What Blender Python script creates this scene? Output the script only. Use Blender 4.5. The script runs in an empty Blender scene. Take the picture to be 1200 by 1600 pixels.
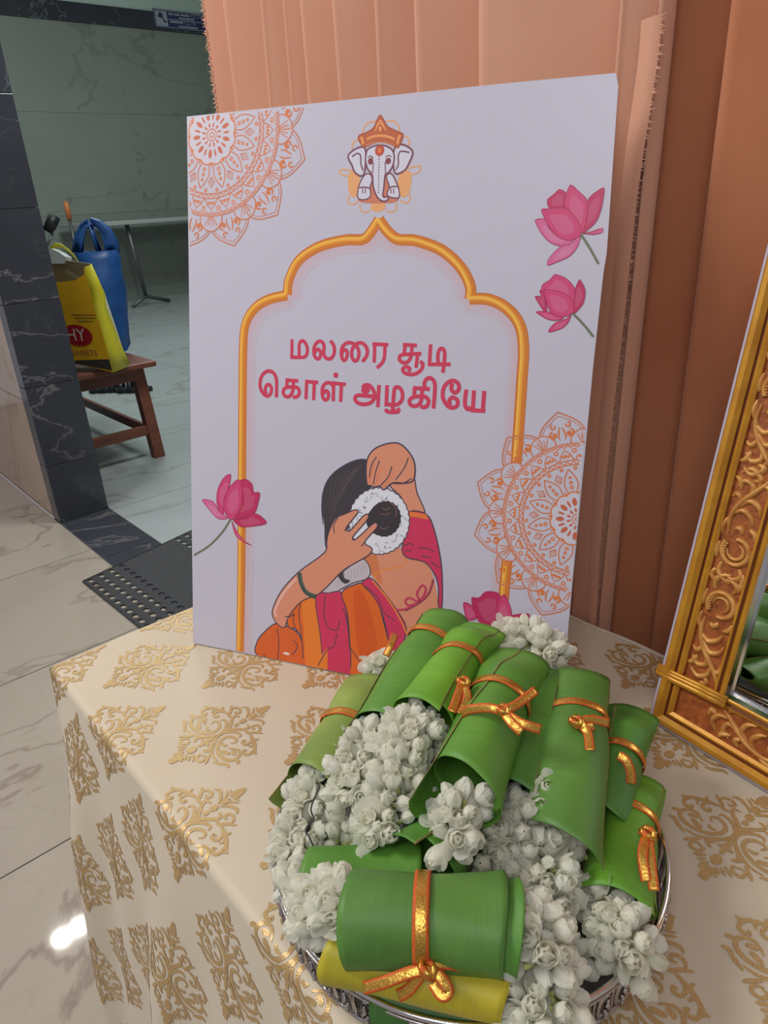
import bpy, bmesh, math, random
import numpy as np
from mathutils import Vector, Matrix
random.seed(7)
rng = random.Random(11)

# ------------------------------------------------------------------ camera
F = 1110.0                                    # focal length in pixels of the 1200x1600 frame
C = np.array([0.0, 0.0, 1.42])
_d = np.array([150.0, 2500.0, F]); _d /= np.linalg.norm(_d)
def _hz(px, py):
    r = np.array([px-600, py-800, F]); r = r - _d*(r@_d); return r/np.linalg.norm(r)
_X = -_hz(-420, 345); _D2 = _hz(1950, 200)
_Y = np.cross(-_d, _X)
_a = math.atan2(_D2@_X, _D2@_Y)/2
_X, _Y = _X*math.cos(_a)-_Y*math.sin(_a), _Y*math.cos(_a)+_X*math.sin(_a)
M = np.array([_X, _Y, -_d])
def ray(px, py): return M@np.array([(px-600)/F, (py-800)/F, 1.0])
def atz(px, py, z): r = ray(px, py); return Vector(C+r*((z-C[2])/r[2]))
def aty(px, py, y): r = ray(px, py); return Vector(C+r*((y-C[1])/r[1]))
def atx(px, py, x): r = ray(px, py); return Vector(C+r*((x-C[0])/r[0]))

scene = bpy.context.scene
col = scene.collection
cam_d = bpy.data.cameras.new('camera'); cam = bpy.data.objects.new('camera', cam_d); col.objects.link(cam)
cam_d.sensor_fit = 'VERTICAL'; cam_d.sensor_height = 36; cam_d.lens = F/1600*36; cam_d.clip_start = .02
R = Matrix(((M[0][0], -M[0][1], -M[0][2]), (M[1][0], -M[1][1], -M[1][2]), (M[2][0], -M[2][1], -M[2][2])))
cam.matrix_world = Matrix.Translation(C) @ R.to_4x4()
scene.camera = cam

# ------------------------------------------------------------------ light
wd = bpy.data.worlds.new('world'); scene.world = wd; wd.use_nodes = True
wd.node_tree.nodes['Background'].inputs[0].default_value = (.90, .90, 1.0, 1)
wd.node_tree.nodes['Background'].inputs[1].default_value = .43
def area(name, loc, target, size, power, color):
    l = bpy.data.lights.new(name, 'AREA'); l.shape = 'DISK'; l.size = size; l.energy = power; l.color = color
    o = bpy.data.objects.new(name, l); col.objects.link(o); o.location = loc
    o.rotation_euler = (Vector(target)-Vector(loc)).to_track_quat('-Z', 'Y').to_euler(); return o
area('ceiling_lamp_main', (-2.05, -1.0, 3.0), (-.7, .4, .8), 1.1, 74, (1, .96, .91))
area('fill_light_front', (.55, -1.1, 3.0), (-.4, .4, .8), 1.1, 26, (.97, .97, 1))  # added fill light, not a known lamp; lifts right side and flower fronts
for nm_, px_, py_ in (('ceiling_lamp_left', 97, 1465), ('ceiling_lamp_left_pair', 124, 1447)):
    q_ = atz(px_, py_, 0)*((1.42+3.0)/1.42); area(nm_, (q_.x, q_.y, 3.0), (q_.x, q_.y, 0), .11, 6, (1, .96, .90))
area('far_room_lamp', (-7.5, 3.6, 5.5), (-7.5, 3.6, 0), 2.2, 330, (.86, 1.0, .97))
area('bag_fill_light', (-2.5, 1.9, 3.9), (-5.0, 2.2, .6), .8, 105, (.92, 1.0, .96))  # made-up light aimed at the stool to brighten the yellow bag front
scene.view_settings.view_transform = 'Standard'; scene.view_settings.look = 'None'
scene.view_settings.exposure = -.5; scene.view_settings.gamma = 1; scene.view_settings.use_curve_mapping = False

# ------------------------------------------------------------------ materials
def lin(c): return c/12.92 if c <= .04045 else ((c+.055)/1.055)**2.4
def rgb(r, g, b, k=1.0): return tuple(min(.95, lin(v/255)*k) for v in (r, g, b)) + (1,)
def new_mat(name, base, rough=.5, metal=0, spec=.5):
    m = bpy.data.materials.new(name); m.use_nodes = True
    b = m.node_tree.nodes['Principled BSDF']
    b.inputs['Base Color'].default_value = base; b.inputs['Roughness'].default_value = rough
    b.inputs['Metallic'].default_value = metal; b.inputs['Specular IOR Level'].default_value = spec
    return m
def N(m, t, **kw):
    n = m.node_tree.nodes.new(t)
    for k, v in kw.items():
        if k in n.inputs.keys() if hasattr(n.inputs, 'keys') else False: n.inputs[k].default_value = v
        else: setattr(n, k, v)
    return n
def L(m, a, b): m.node_tree.links.new(a, b)
def bsdf(m): return m.node_tree.nodes['Principled BSDF']
def coords(m, kind='Object', rnd=False, scale=(1, 1, 1)):
    tc = N(m, 'ShaderNodeTexCoord'); mp = N(m, 'ShaderNodeMapping'); mp.inputs['Scale'].default_value = scale
    L(m, tc.outputs[kind], mp.inputs['Vector']); out = mp.outputs[0]
    if rnd:
        oi = N(m, 'ShaderNodeObjectInfo'); mu = N(m, 'ShaderNodeVectorMath', operation='SCALE'); mu.inputs[0].default_value = (31, 17, 47)
        L(m, oi.outputs['Random'], mu.inputs['Scale']); ad = N(m, 'ShaderNodeVectorMath', operation='ADD')
        L(m, out, ad.inputs[0]); L(m, mu.outputs[0], ad.inputs[1]); out = ad.outputs[0]
    return out
def ramp(m, fac, stops):
    r = N(m, 'ShaderNodeValToRGB'); e = r.color_ramp.elements
    while len(e) < len(stops): e.new(.5)
    for i, (p, c) in enumerate(stops): e[i].position = p; e[i].color = c
    L(m, fac, r.inputs[0]); return r.outputs[0]
def noise(m, vec, scale, detail=3, rough=.5, dist=0):
    n = N(m, 'ShaderNodeTexNoise'); n.inputs['Scale'].default_value = scale; n.inputs['Detail'].default_value = detail
    n.inputs['Roughness'].default_value = rough; n.inputs['Distortion'].default_value = dist
    L(m, vec, n.inputs['Vector']); return n.outputs['Fac']
def mixc(m, fac, a, b, mode='MIX'):
    x = N(m, 'ShaderNodeMix', data_type='RGBA', blend_type=mode)
    for s, v in ((0, fac), (6, a), (7, b)):
        if hasattr(v, 'node'): L(m, v, x.inputs[s])
        else: x.inputs[s].default_value = v
    return x.outputs[2]
def bump(m, h, strength, dist=.001):
    b = N(m, 'ShaderNodeBump'); b.inputs['Strength'].default_value = strength; b.inputs['Distance'].default_value = dist
    L(m, h, b.inputs['Height']); L(m, b.outputs[0], bsdf(m).inputs['Normal'])
def mottled(name, a, b, scale, rough=.5, metal=0, spec=.5, bmp=0, kind='Object', rnd=True, bscale=None, sc=(1, 1, 1)):
    m = new_mat(name, a, rough, metal, spec); v = coords(m, kind, rnd, sc); n = noise(m, v, scale, 4)
    L(m, ramp(m, n, [(.3, a), (.7, b)]), bsdf(m).inputs['Base Color'])
    if bmp: bump(m, noise(m, v, bscale or scale*4, 3), bmp)
    return m
def marble(name, base, base2, vein, scale, rough, thin=.012, spec=.5):
    m = new_mat(name, base, rough, 0, spec); v = coords(m, 'Object', True, (1, .62, 1))
    cloud = ramp(m, noise(m, v, scale*.9, 5, .6, .6), [(.3, base), (.7, base2)])
    n = noise(m, v, scale*.75, 8, .55, .5)
    w = (0, 0, 0, 1); k = (1, 1, 1, 1)
    f1 = ramp(m, n, [(.5-thin*1.6, w), (.5-thin*.2, k), (.5+thin*.2, k), (.5+thin*1.6, w)])
    n2 = noise(m, v, scale*1.5, 3, .5, 1.8)
    f2 = ramp(m, n2, [(.47-thin, w), (.47, (.45, .45, .45, 1)), (.47+thin, w)])
    fa = noise(m, v, scale*.8, 2)
    mm = N(m, 'ShaderNodeMath', operation='MULTIPLY'); L(m, f1, mm.inputs[0]); L(m, fa, mm.inputs[1])
    c = mixc(m, mm.outputs[0], cloud, vein); c = mixc(m, f2, c, mixc(m, .3, base, vein))
    L(m, c, bsdf(m).inputs['Base Color']); return m

MAT = {}
MAT['floor'] = marble('floor_marble', rgb(174, 163, 150), rgb(162, 151, 138), rgb(112, 94, 82), 1.3, .05, .005)
MAT['floor_far'] = marble('far_floor_marble', rgb(168, 173, 174), rgb(153, 159, 160), rgb(120, 113, 108), 1.0, .16, .006)
MAT['grout'] = new_mat('grout', rgb(70, 62, 56), .8)
MAT['granite'] = marble('black_granite', rgb(64, 66, 74), rgb(56, 58, 66), rgb(138, 132, 132), 2.2, .16, .004)
MAT['granite_joint'] = new_mat('granite_joint', rgb(150, 148, 148), .7)
MAT['beige_tile'] = marble('beige_wall_tile', rgb(186, 160, 138), rgb(172, 148, 126), rgb(150, 116, 90), 1.6, .12, .010)
MAT['far_tile'] = marble('far_wall_tile', rgb(138, 144, 136), rgb(126, 132, 124), rgb(96, 96, 86), .8, .3, .006)
MAT['far_upper'] = new_mat('far_upper_paint', rgb(188, 208, 198), .7)
MAT['paint'] = mottled('wall_paint', rgb(186, 176, 168), rgb(178, 168, 160), 2, .8)
# curtain cloth
def cloth_mat(name, a, b, rough=.75, sheen=.3):
    m = new_mat(name, a, rough, 0, .25); v = coords(m, 'Object')
    L(m, ramp(m, noise(m, v, 3, 3), [(.35, a), (.65, b)]), bsdf(m).inputs['Base Color'])
    bsdf(m).inputs['Sheen Weight'].default_value = sheen
    bump(m, noise(m, coords(m, 'Object', False, (900, 900, 120)), 1, 1), .12); return m
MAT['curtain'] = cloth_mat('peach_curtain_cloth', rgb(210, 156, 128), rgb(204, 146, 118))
MAT['curtain_shaded'] = cloth_mat('shaded_curtain_cloth', rgb(188, 120, 82), rgb(180, 108, 72))  # darker copy of the peach cloth, shade at right put into its colour
MAT['tablecloth'] = cloth_mat('cream_tablecloth', rgb(208, 194, 170), rgb(202, 187, 163), .6, .2)
def gold_foil(name, a, b, hi, rough=.38, metal=.75):
    m = new_mat(name, a, rough, metal); v = coords(m, 'Object')
    n = noise(m, v, 900, 2); c = ramp(m, n, [(.35, a), (.6, b), (.78, hi)])
    L(m, c, bsdf(m).inputs['Base Color']); bump(m, noise(m, v, 500, 2), .6, .0006); return m
MAT['foil'] = gold_foil('gold_foil_print', rgb(184, 150, 100), rgb(198, 166, 114), rgb(244, 212, 134), .42, .35)
MAT['ribbon_gold'] = gold_foil('gold_ribbon', rgb(196, 140, 50), rgb(224, 172, 80), rgb(255, 232, 150), .3, .8)
MAT['ribbon_edge'] = mottled('orange_ribbon_edge', rgb(214, 104, 44), rgb(196, 84, 34), 300, .6, 0, .3)
MAT['silver'] = mottled('silver_metal', rgb(205, 198, 196), rgb(185, 178, 176), 60, .24, .95, bmp=.15)
MAT['silver_pol'] = new_mat('polished_silver', rgb(222, 218, 216), .12, 1)
MAT['silver_dark'] = mottled('tarnished_silver', rgb(170, 166, 162), rgb(140, 138, 134), 80, .38, .7)
MAT['wood'] = mottled('brown_wood', rgb(128, 74, 56), rgb(106, 60, 46), 6, .45, bmp=.1, sc=(1, 1, 6))
MAT['rubber'] = mottled('black_rubber', rgb(50, 48, 52), rgb(42, 40, 44), 40, .75, bmp=.5, bscale=160)
MAT['sandal'] = mottled('dark_leather', rgb(38, 40, 46), rgb(28, 30, 34), 20, .5)
MAT['yellow_bag'] = mottled('yellow_plastic', rgb(244, 192, 36), rgb(236, 176, 36), 8, .4)
MAT['yellow_side'] = mottled('lemon_plastic', rgb(214, 204, 52), rgb(200, 186, 44), 8, .4)
MAT['bag_inside'] = new_mat('bag_inside', rgb(214, 208, 178), .5)
MAT['blue_bag'] = mottled('blue_plastic', rgb(28, 82, 150), rgb(22, 64, 122), 14, .45, bmp=.6, bscale=30)
MAT['white_plastic'] = new_mat('white_plastic', rgb(215, 222, 226), .3)
MAT['red_print'] = new_mat('red_print', rgb(176, 24, 40), .5)
MAT['white_print'] = new_mat('white_print', rgb(226, 222, 214), .5)
MAT['purple_print'] = new_mat('purple_print', rgb(150, 80, 96), .5)
MAT['dark_print'] = new_mat('dark_print', rgb(66, 64, 58), .5)
MAT['sign_blue'] = new_mat('sign_blue', rgb(52, 56, 98), .5)
MAT['sign_grey'] = new_mat('sign_grey', rgb(160, 168, 178), .5)
MAT['laminate'] = new_mat('grey_laminate', rgb(160, 166, 162), .4)
MAT['grey_metal'] = new_mat('grey_metal', rgb(96, 98, 98), .4, .6)
MAT['orange_paint'] = new_mat('orange_paint', rgb(190, 108, 60), .5)
MAT['board'] = new_mat('white_foam_board', rgb(200, 196, 210), .34, 0, .35)
MAT['table_wood'] = mottled('plain_table_wood', rgb(150, 116, 84), rgb(130, 98, 70), 5, .6)
MAT['frame_gold'] = mottled('gilded_moulding', rgb(206, 150, 44), rgb(186, 124, 32), 30, .36, .25, bmp=.2)
MAT['frame_field'] = mottled('carved_brown_field', rgb(176, 98, 44), rgb(132, 68, 30), 120, .5, .1, bmp=1.0, bscale=220)
MAT['frame_scroll'] = mottled('carved_gilded_scroll', rgb(214, 160, 84), rgb(178, 110, 48), 60, .4, .2)
MAT['frame_line'] = new_mat('brown_groove', rgb(110, 56, 22), .5)
MAT['frame_edge'] = new_mat('board_edge_grey', rgb(176, 170, 190), .5)
MAT['mirror'] = new_mat('mirror_glass', (.82, .85, .83, 1), .02, 1)
MAT['petal'] = mottled('jasmine_petal', rgb(253, 252, 242), rgb(248, 246, 230), 60, .5, 0, .3)
bsdf(MAT['petal']).inputs['Subsurface Weight'].default_value = .0
bsdf(MAT['petal']).inputs['Subsurface Radius'].default_value = (.004, .004, .003)
def add_translucent(m, colr, f):
    t = N(m, 'ShaderNodeBsdfTranslucent'); t.inputs[0].default_value = colr; x = N(m, 'ShaderNodeMixShader'); x.inputs[0].default_value = f
    out = m.node_tree.nodes['Material Output']; L(m, bsdf(m).outputs[0], x.inputs[1]); L(m, t.outputs[0], x.inputs[2]); L(m, x.outputs[0], out.inputs[0])
add_translucent(MAT['petal'], rgb(254, 253, 240), .58)
MAT['calyx'] = mottled('jasmine_calyx', rgb(188, 190, 120), rgb(150, 166, 90), 80, .5)
MAT['thread'] = new_mat('dark_thread', rgb(46, 52, 48), .7)
def leaf_mat():
    m = new_mat('banana_leaf', rgb(80, 130, 50), .48, 0, .4)
    oi = N(m, 'ShaderNodeObjectInfo')
    uv = coords(m, 'UV', False, (1.2, 1, 1))
    mp = N(m, 'ShaderNodeMapping'); mp.inputs['Scale'].default_value = (.5, 45, 1); L(m, uv, mp.inputs['Vector'])
    fine = noise(m, mp.outputs[0], 2.2, 3, .6)
    ob = coords(m, 'Object', True); big = noise(m, ob, 14, 3)
    a = ramp(m, fine, [(.3, (.90, .91, .88, 1)), (.7, (1.06, 1.05, 1.05, 1))])
    b = ramp(m, big, [(.3, (.80, .84, .80, 1)), (.72, (1.22, 1.14, 1.0, 1))])
    c = mixc(m, 1.0, oi.outputs['Color'], a, 'MULTIPLY'); c = mixc(m, 1.0, c, b, 'MULTIPLY')
    L(m, c, bsdf(m).inputs['Base Color'])
    bump(m, fine, .22, .0005); return m
MAT['leaf'] = leaf_mat()
MAT['leaf_edge'] = mottled('dry_leaf_edge', rgb(150, 140, 84), rgb(120, 104, 60), 80, .6)
def print_mat():
    m = new_mat('printed_ink', (1, 1, 1, 1), .34, 0, .4)
    at = N(m, 'ShaderNodeAttribute'); at.attribute_name = 'ink'; L(m, at.outputs['Color'], bsdf(m).inputs['Base Color']); return m
MAT['ink'] = print_mat()

# ------------------------------------------------------------------ mesh helpers
class MB:
    def __init__(s): s.v = []; s.f = []; s.m = []; s.uv = {}; s.c = []
    def add(s, vs, fs, mi=0):
        o = len(s.v); s.v += [tuple(p) for p in vs]
        for f in fs: s.f.append(tuple(i+o for i in f)); s.m.append(mi)
        return o
    def box(s, a, b, mi=0, bev=0):
        x0, y0, z0 = a; x1, y1, z1 = b
        if not bev:
            s.add([(x0,y0,z0),(x1,y0,z0),(x1,y1,z0),(x0,y1,z0),(x0,y0,z1),(x1,y0,z1),(x1,y1,z1),(x0,y1,z1)],
                  [(0,3,2,1),(4,5,6,7),(0,1,5,4),(1,2,6,5),(2,3,7,6),(3,0,4,7)], mi); return
        bm = bmesh.new(); bmesh.ops.create_cube(bm, size=1)
        for v in bm.verts: v.co = Vector(((x0+x1)/2+v.co.x*(x1-x0), (y0+y1)/2+v.co.y*(y1-y0), (z0+z1)/2+v.co.z*(z1-z0)))
        bmesh.ops.bevel(bm, geom=bm.edges[:], offset=bev, segments=2, affect='EDGES', profile=.5)
        s.bm(bm, mi); bm.free()
    def bm(s, bm, mi=0):
        bm.verts.index_update(); s.add([v.co for v in bm.verts], [[v.index for v in f.verts] for f in bm.faces], mi)
    def grid(s, rows, mi=0, closed=False):
        nr = len(rows); nc = len(rows[0]); fs = []
        for i in range(nr-1):
            for j in range(nc if closed else nc-1):
                j2 = (j+1) % nc; fs.append((i*nc+j, i*nc+j2, (i+1)*nc+j2, (i+1)*nc+j))
        return s.add([p for r in rows for p in r], fs, mi)
    def tube(s, pts, rad, n=8, mi=0, closed=False, cap=True):
        pts = [Vector(p) for p in pts]; k = len(pts); rows = []
        up = None
        for i, p in enumerate(pts):
            if closed: t = pts[(i+1) % k]-pts[i-1]
            else: t = pts[min(i+1, k-1)]-pts[max(i-1, 0)]
            t.normalize()
            if up is None: up = t.orthogonal().normalized()
            up = (up-t*up.dot(t))
            if up.length < 1e-6: up = t.orthogonal()
            up.normalize(); w = t.cross(up); r = rad[i] if isinstance(rad, (list, tuple)) else rad
            rows.append([p+up*math.cos(2*math.pi*j/n)*r+w*math.sin(2*math.pi*j/n)*r for j in range(n)])
        if closed: rows.append(rows[0])
        o = s.grid(rows, mi, True)
        if cap and not closed:
            s.f.append(tuple(o+j for j in range(n))[::-1]); s.m.append(mi)
            s.f.append(tuple(o+(k-1)*n+j for j in range(n))); s.m.append(mi)
    def ball(s, c, r, n=8, mi=0, sc=(1, 1, 1)):
        rows = []
        for i in range(n//2+1):
            ph = math.pi*i/(n//2); rr = max(math.sin(ph), 1e-3)
            rows.append([(c[0]+r*sc[0]*rr*math.cos(2*math.pi*j/n), c[1]+r*sc[1]*rr*math.sin(2*math.pi*j/n), c[2]+r*sc[2]*math.cos(ph)) for j in range(n)])
        s.grid(rows, mi, True)
    def mesh(s, name, mats, smooth=False):
        me = bpy.data.meshes.new(name); me.from_pydata(s.v, [], s.f)
        for m in (mats if isinstance(mats, (list, tuple)) else [mats]): me.materials.append(MAT[m] if isinstance(m, str) else m)
        me.polygons.foreach_set('material_index', s.m)
        if smooth: me.polygons.foreach_set('use_smooth', [True]*len(s.f))
        me.update(); return me
    def build(s, name, mats, parent=None, smooth=False):
        return put(name, s.mesh(name, mats, smooth), parent)
def put(name, me, parent=None, mw=None):
    o = bpy.data.objects.new(name, me); col.objects.link(o)
    if parent: o.parent = parent
    if mw is not None: o.matrix_world = mw
    return o
def tag(o, label=None, cat=None, group=None, kind=None):
    for k, v in (('label', label), ('category', cat), ('group', group), ('kind', kind)):
        if v: o[k] = v
    return o
def empty(name, loc=(0, 0, 0), rz=0):
    o = bpy.data.objects.new(name, None); col.objects.link(o); o.location = loc; o.rotation_euler.z = rz; o.empty_display_size = .02
    return o
def sm_angle(o, ang=40):
    me = o.data; me.polygons.foreach_set('use_smooth', [True]*len(me.polygons))
    bm = bmesh.new(); bm.from_mesh(me)
    for e in bm.edges:
        if len(e.link_faces) == 2 and e.calc_face_angle(0) > math.radians(ang): e.smooth = False
    bm.to_mesh(me); bm.free(); return o
def solid(o, t, off=0):
    m = o.modifiers.new('thickness', 'SOLIDIFY'); m.thickness = t; m.offset = off; return o
def catmull(pts, n=6, closed=False):
    P = [np.array(p, float) for p in pts]; k = len(P); out = []
    for i in range(k if closed else k-1):
        if closed: a, b, c, d = P[i-1], P[i], P[(i+1) % k], P[(i+2) % k]
        else: a, b, c, d = P[max(i-1, 0)], P[i], P[i+1], P[min(i+2, k-1)]
        for j in range(n):
            t = j/n; out.append(.5*((2*b)+(-a+c)*t+(2*a-5*b+4*c-d)*t*t+(-a+3*b-3*c+d)*t**3))
    if not closed: out.append(P[-1])
    return out
def text_mesh(body, size):
    cu = bpy.data.curves.new('lettering', 'FONT'); cu.body = body; cu.size = size; cu.align_x = 'CENTER'; cu.align_y = 'CENTER'
    o = bpy.data.objects.new('lettering', cu); col.objects.link(o)
    dg = bpy.context.evaluated_depsgraph_get(); me = bpy.data.meshes.new_from_object(o.evaluated_get(dg))
    bpy.data.objects.remove(o); return me
def basis(O, u, v, n):
    return Matrix(((u[0], v[0], n[0], O[0]), (u[1], v[1], n[1], O[1]), (u[2], v[2], n[2], O[2]), (0, 0, 0, 1)))

# ------------------------------------------------------------------ the setting
YW0, YW1 = .885, 1.135          # doorway wall, front and back face
XJ0, XJ1 = -3.58, -1.51         # doorway opening
XF = -12.63                     # far wall
HC = 5.8
def structure(o): o['kind'] = 'structure'; return o
b = MB(); b.box((-6.5, -3.2, -.06), (2.2, YW0, -.004)); b.box((XF, YW1, -.06), (2.2, 7.5, -.004)); b.box((XJ0-.1, YW0, -.06), (XJ1+.1, YW1, -.004))
floor = structure(b.build('floor', 'grout'))
tile_me = {}
def tile(x0, y0, x1, y1, mat_, g=.0022):
    key = (round(x1-x0, 3), round(y1-y0, 3), mat_)
    if key not in tile_me:
        q = MB(); w, h = (x1-x0)/2-g, (y1-y0)/2-g; q.box((-w, -h, -.004), (w, h, 0), 0); tile_me[key] = q.mesh('floor_tile', mat_)
    o = put('floor_tile', tile_me[key], floor); o.location = ((x0+x1)/2, (y0+y1)/2, 0)
xs = [-1.538-.808*k for k in range(6, -4, -1)]
for i in range(len(xs)-1):
    for y0, y1 in ((-3.2, -2.33), (-2.33, -.73), (-.73, YW0-.002)): tile(xs[i], y0, xs[i+1], y1, 'floor')
xs = [-3.545-1.035*k for k in range(8, -6, -1)]; xs[0] = XF
for i in range(len(xs)-1):
    if xs[i] > 2.3: continue
    for y0, y1 in ((YW1+.002, 3.05), (3.05, 5.0), (5.0, 7.5)): tile(xs[i], y0, min(xs[i+1], 2.2), y1, 'floor_far')

# threshold of black granite
b = MB(); b.box((XJ0, YW0, -.004), (XJ1, YW1, -.001)); thr = structure(b.build('trim_1', 'granite_joint'))
for x0, x1 in ((XJ0, -3.02), (-3.02, -2.3), (-2.3, XJ1)):
    q = MB(); q.box((x0+.002, YW0+.001, -.003), (x1-.002, YW1-.001, .002)); q.build('granite_slab', 'granite', thr)
# jambs clad in granite blocks
def jamb(name, x0, x1, face_x, zs):
    s = MB(); s.box((x0+.01, YW0+.012, 0), (x1-.01, YW1-.01, 2.45)); root = structure(s.build(name, 'granite_joint'))
    for z0, z1 in zip(zs[:-1], zs[1:]):
        q = MB(); q.box((x0, YW0, z0+.0015), (x1, YW1, z1-.0015), 0, .002); q.build('granite_block', 'granite', root)
    return root
jamb('trim_2', XJ0-.10, XJ0, XJ0, [0, .30, .69, 1.07, 1.46, 1.9, 2.45])
jamb('trim_3', XJ1, XJ1+.12, XJ1, [0, .6, 1.2, 1.66, 2.05, 2.45])
# doorway wall: right part behind the curtain, left part with beige tiles, header
b = MB(); b.box((XJ1+.12, YW0+.065, 0), (2.2, YW1, HC)); b.box((XJ0-.1, YW0+.012, 2.45), (XJ1+.12, YW1, HC)); structure(b.build('wall_back', 'paint'))
b = MB(); b.box((-6.5, YW0+.014, 0), (XJ0-.1, YW1, HC)); wl = structure(b.build('wall_left', 'grout'))
for i in range(5):
    for k in range(4):
        x1 = XJ0-.102-i*.72; x0 = x1-.717; z0 = k*.72-.10
        q = MB(); q.box((x0, YW0+.004, max(z0, 0)+.0015), (x1, YW0+.0145, z0+.717)); q.build('wall_tile', 'beige_tile', wl)
# far room shell
b = MB(); b.box((XF-.2, YW1, 0), (XF-.015, 7.5, HC)); wf = structure(b.build('wall_far', 'far_upper'))
zj = atx(150, 177, XF).z; zb = atx(150, 38, XF).z; th = 1.46
for k in (-2, -1, 0):
    z1 = zb if k == 0 else zj+(k+1)*th; z0 = zj+k*th
    if k == 0: z0 = zj; z1 = zb
    for i in range(4):
        y1 = 7.6-i*1.86; q = MB(); q.box((XF-.015, max(y1-1.86+.002, YW1), max(0, z0+.002)), (XF, min(y1, 7.5), z1-.002)); q.build('wall_tile', 'far_tile', wf)
q = MB(); q.box((XF-.015, YW1, 0), (XF+.012, 7.5, max(.2, zj-2*th))); q.build('skirting_tile', 'far_tile', wf)
q = MB(); q.box((XF-.015, YW1, zb), (XF+.02, 7.5, zb+.255)); structure(q.build('trim_4', 'granite'))
b = MB(); b.box((XF-.2, 7.5, 0), (2.2, 7.6, HC)); structure(b.build('wall_rear', 'far_tile'))
b = MB(); b.box((2.2, YW1, 0), (2.3, 7.6, HC)); structure(b.build('wall_right', 'paint'))
b = MB(); b.box((XF-.2, YW0, HC), (2.3, 7.6, HC+.1)); structure(b.build('ceiling', 'paint'))

# ------------------------------------------------------------------ curtains
def curtain(name, label, xs_, yf, yb, z0, z1, mat_, fringe, lean=0, soft=1.0):
    plan = []
    for i in range(len(xs_)-1):
        a, c = xs_[i], xs_[i+1]; w = c-a; dep = (yb-yf)*min(1, w/.13)
        for t in (0, .12, .3, .5, .7, .86, .97): plan.append((a+w*t, yf+dep*(t**1.15)))
        plan.append((c+.004*soft, yf+dep*.72)); plan.append((c-.006*soft, yf+dep*.25))
    plan = catmull(plan, 3)
    zs = np.linspace(z0, z1, 40); rows = []
    for z in zs:
        rows.append([(p[0]+lean*(z-1.2)+.004*math.sin(z*3.1+p[0]*9), p[1]+.003*math.sin(z*4.3+p[0]*21), z) for p in plan])
    b = MB(); b.grid(rows)
    root = b.build(name, mat_, None, True); solid(root, .0012); tag(root, label, 'curtain', 'curtain panels behind the table')
    fb = MB(); r2 = random.Random(3)
    side = 0 if fringe == 'left' else -1; sgn = -1 if fringe == 'left' else 1
    z = max(z0, .7)
    while z < 2.1:
        k = int((z-z0)/(z1-z0)*(len(zs)-1)); p = rows[k][side]
        x, y = p[0], p[1]; l = r2.uniform(.004, .013); dz = r2.uniform(-.006, .004); wd_ = r2.uniform(.0008, .002)
        fb.add([(x-sgn*.004, y-.001, z-wd_), (x-sgn*.004, y-.001, z+wd_), (x+sgn*l, y-.002, z+dz)], [(0, 1, 2)]); z += r2.uniform(.0025, .006)
    f = fb.build('frayed_fringe', mat_, root); f['kind'] = 'stuff'
    return root
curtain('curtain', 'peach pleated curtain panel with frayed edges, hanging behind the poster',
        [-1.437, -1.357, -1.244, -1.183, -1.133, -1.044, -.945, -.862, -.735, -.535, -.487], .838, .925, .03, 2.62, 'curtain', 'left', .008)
curtain('curtain', 'orange-brown curtain panel at right, shade painted into its colour, behind the gilded mirror frame',
        [-.54, -.42, -.30, -.12, .05, .24, .42, .62, .8], .872, .930, .03, 2.62, 'curtain_shaded', 'right', .0)
# frayed seam of the left panel, standing proud of the right panel
sb = MB(); rows = []
seam = [aty(*p, .838) for p in ((1038, 20), (1030, 100), (1000, 300), (980, 480), (955, 700), (940, 860), (935, 950))]
seam = [(p[0], p[2]) for p in seam]; seam = catmull([(q[0]-.004, q[1]) for q in seam] + [(seam[-1][0], .4)], 8)
for (x, z) in seam: rows.append([(x-.03, .850, z), (x-.018, .843, z), (x-.006, .838, z), (x, .841, z)])
sb.grid(rows); r2 = random.Random(5)
for i in range(len(seam)-1):
    (x, z), (x2, z2) = seam[i], seam[i+1]
    for k in range(int(abs(z2-z)/.0035)+1):
        t = r2.random(); xx = x+(x2-x)*t; zz = z+(z2-z)*t; l = r2.uniform(.003, .008)
        sb.add([(xx-.003, .8405, zz-.001), (xx-.003, .8405, zz+.001), (xx+l, .8395, zz+r2.uniform(-.004, .004))], [(0, 1, 2)])
sm = sb.build('frayed_seam', 'curtain', bpy.data.objects['curtain'], True)

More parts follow.
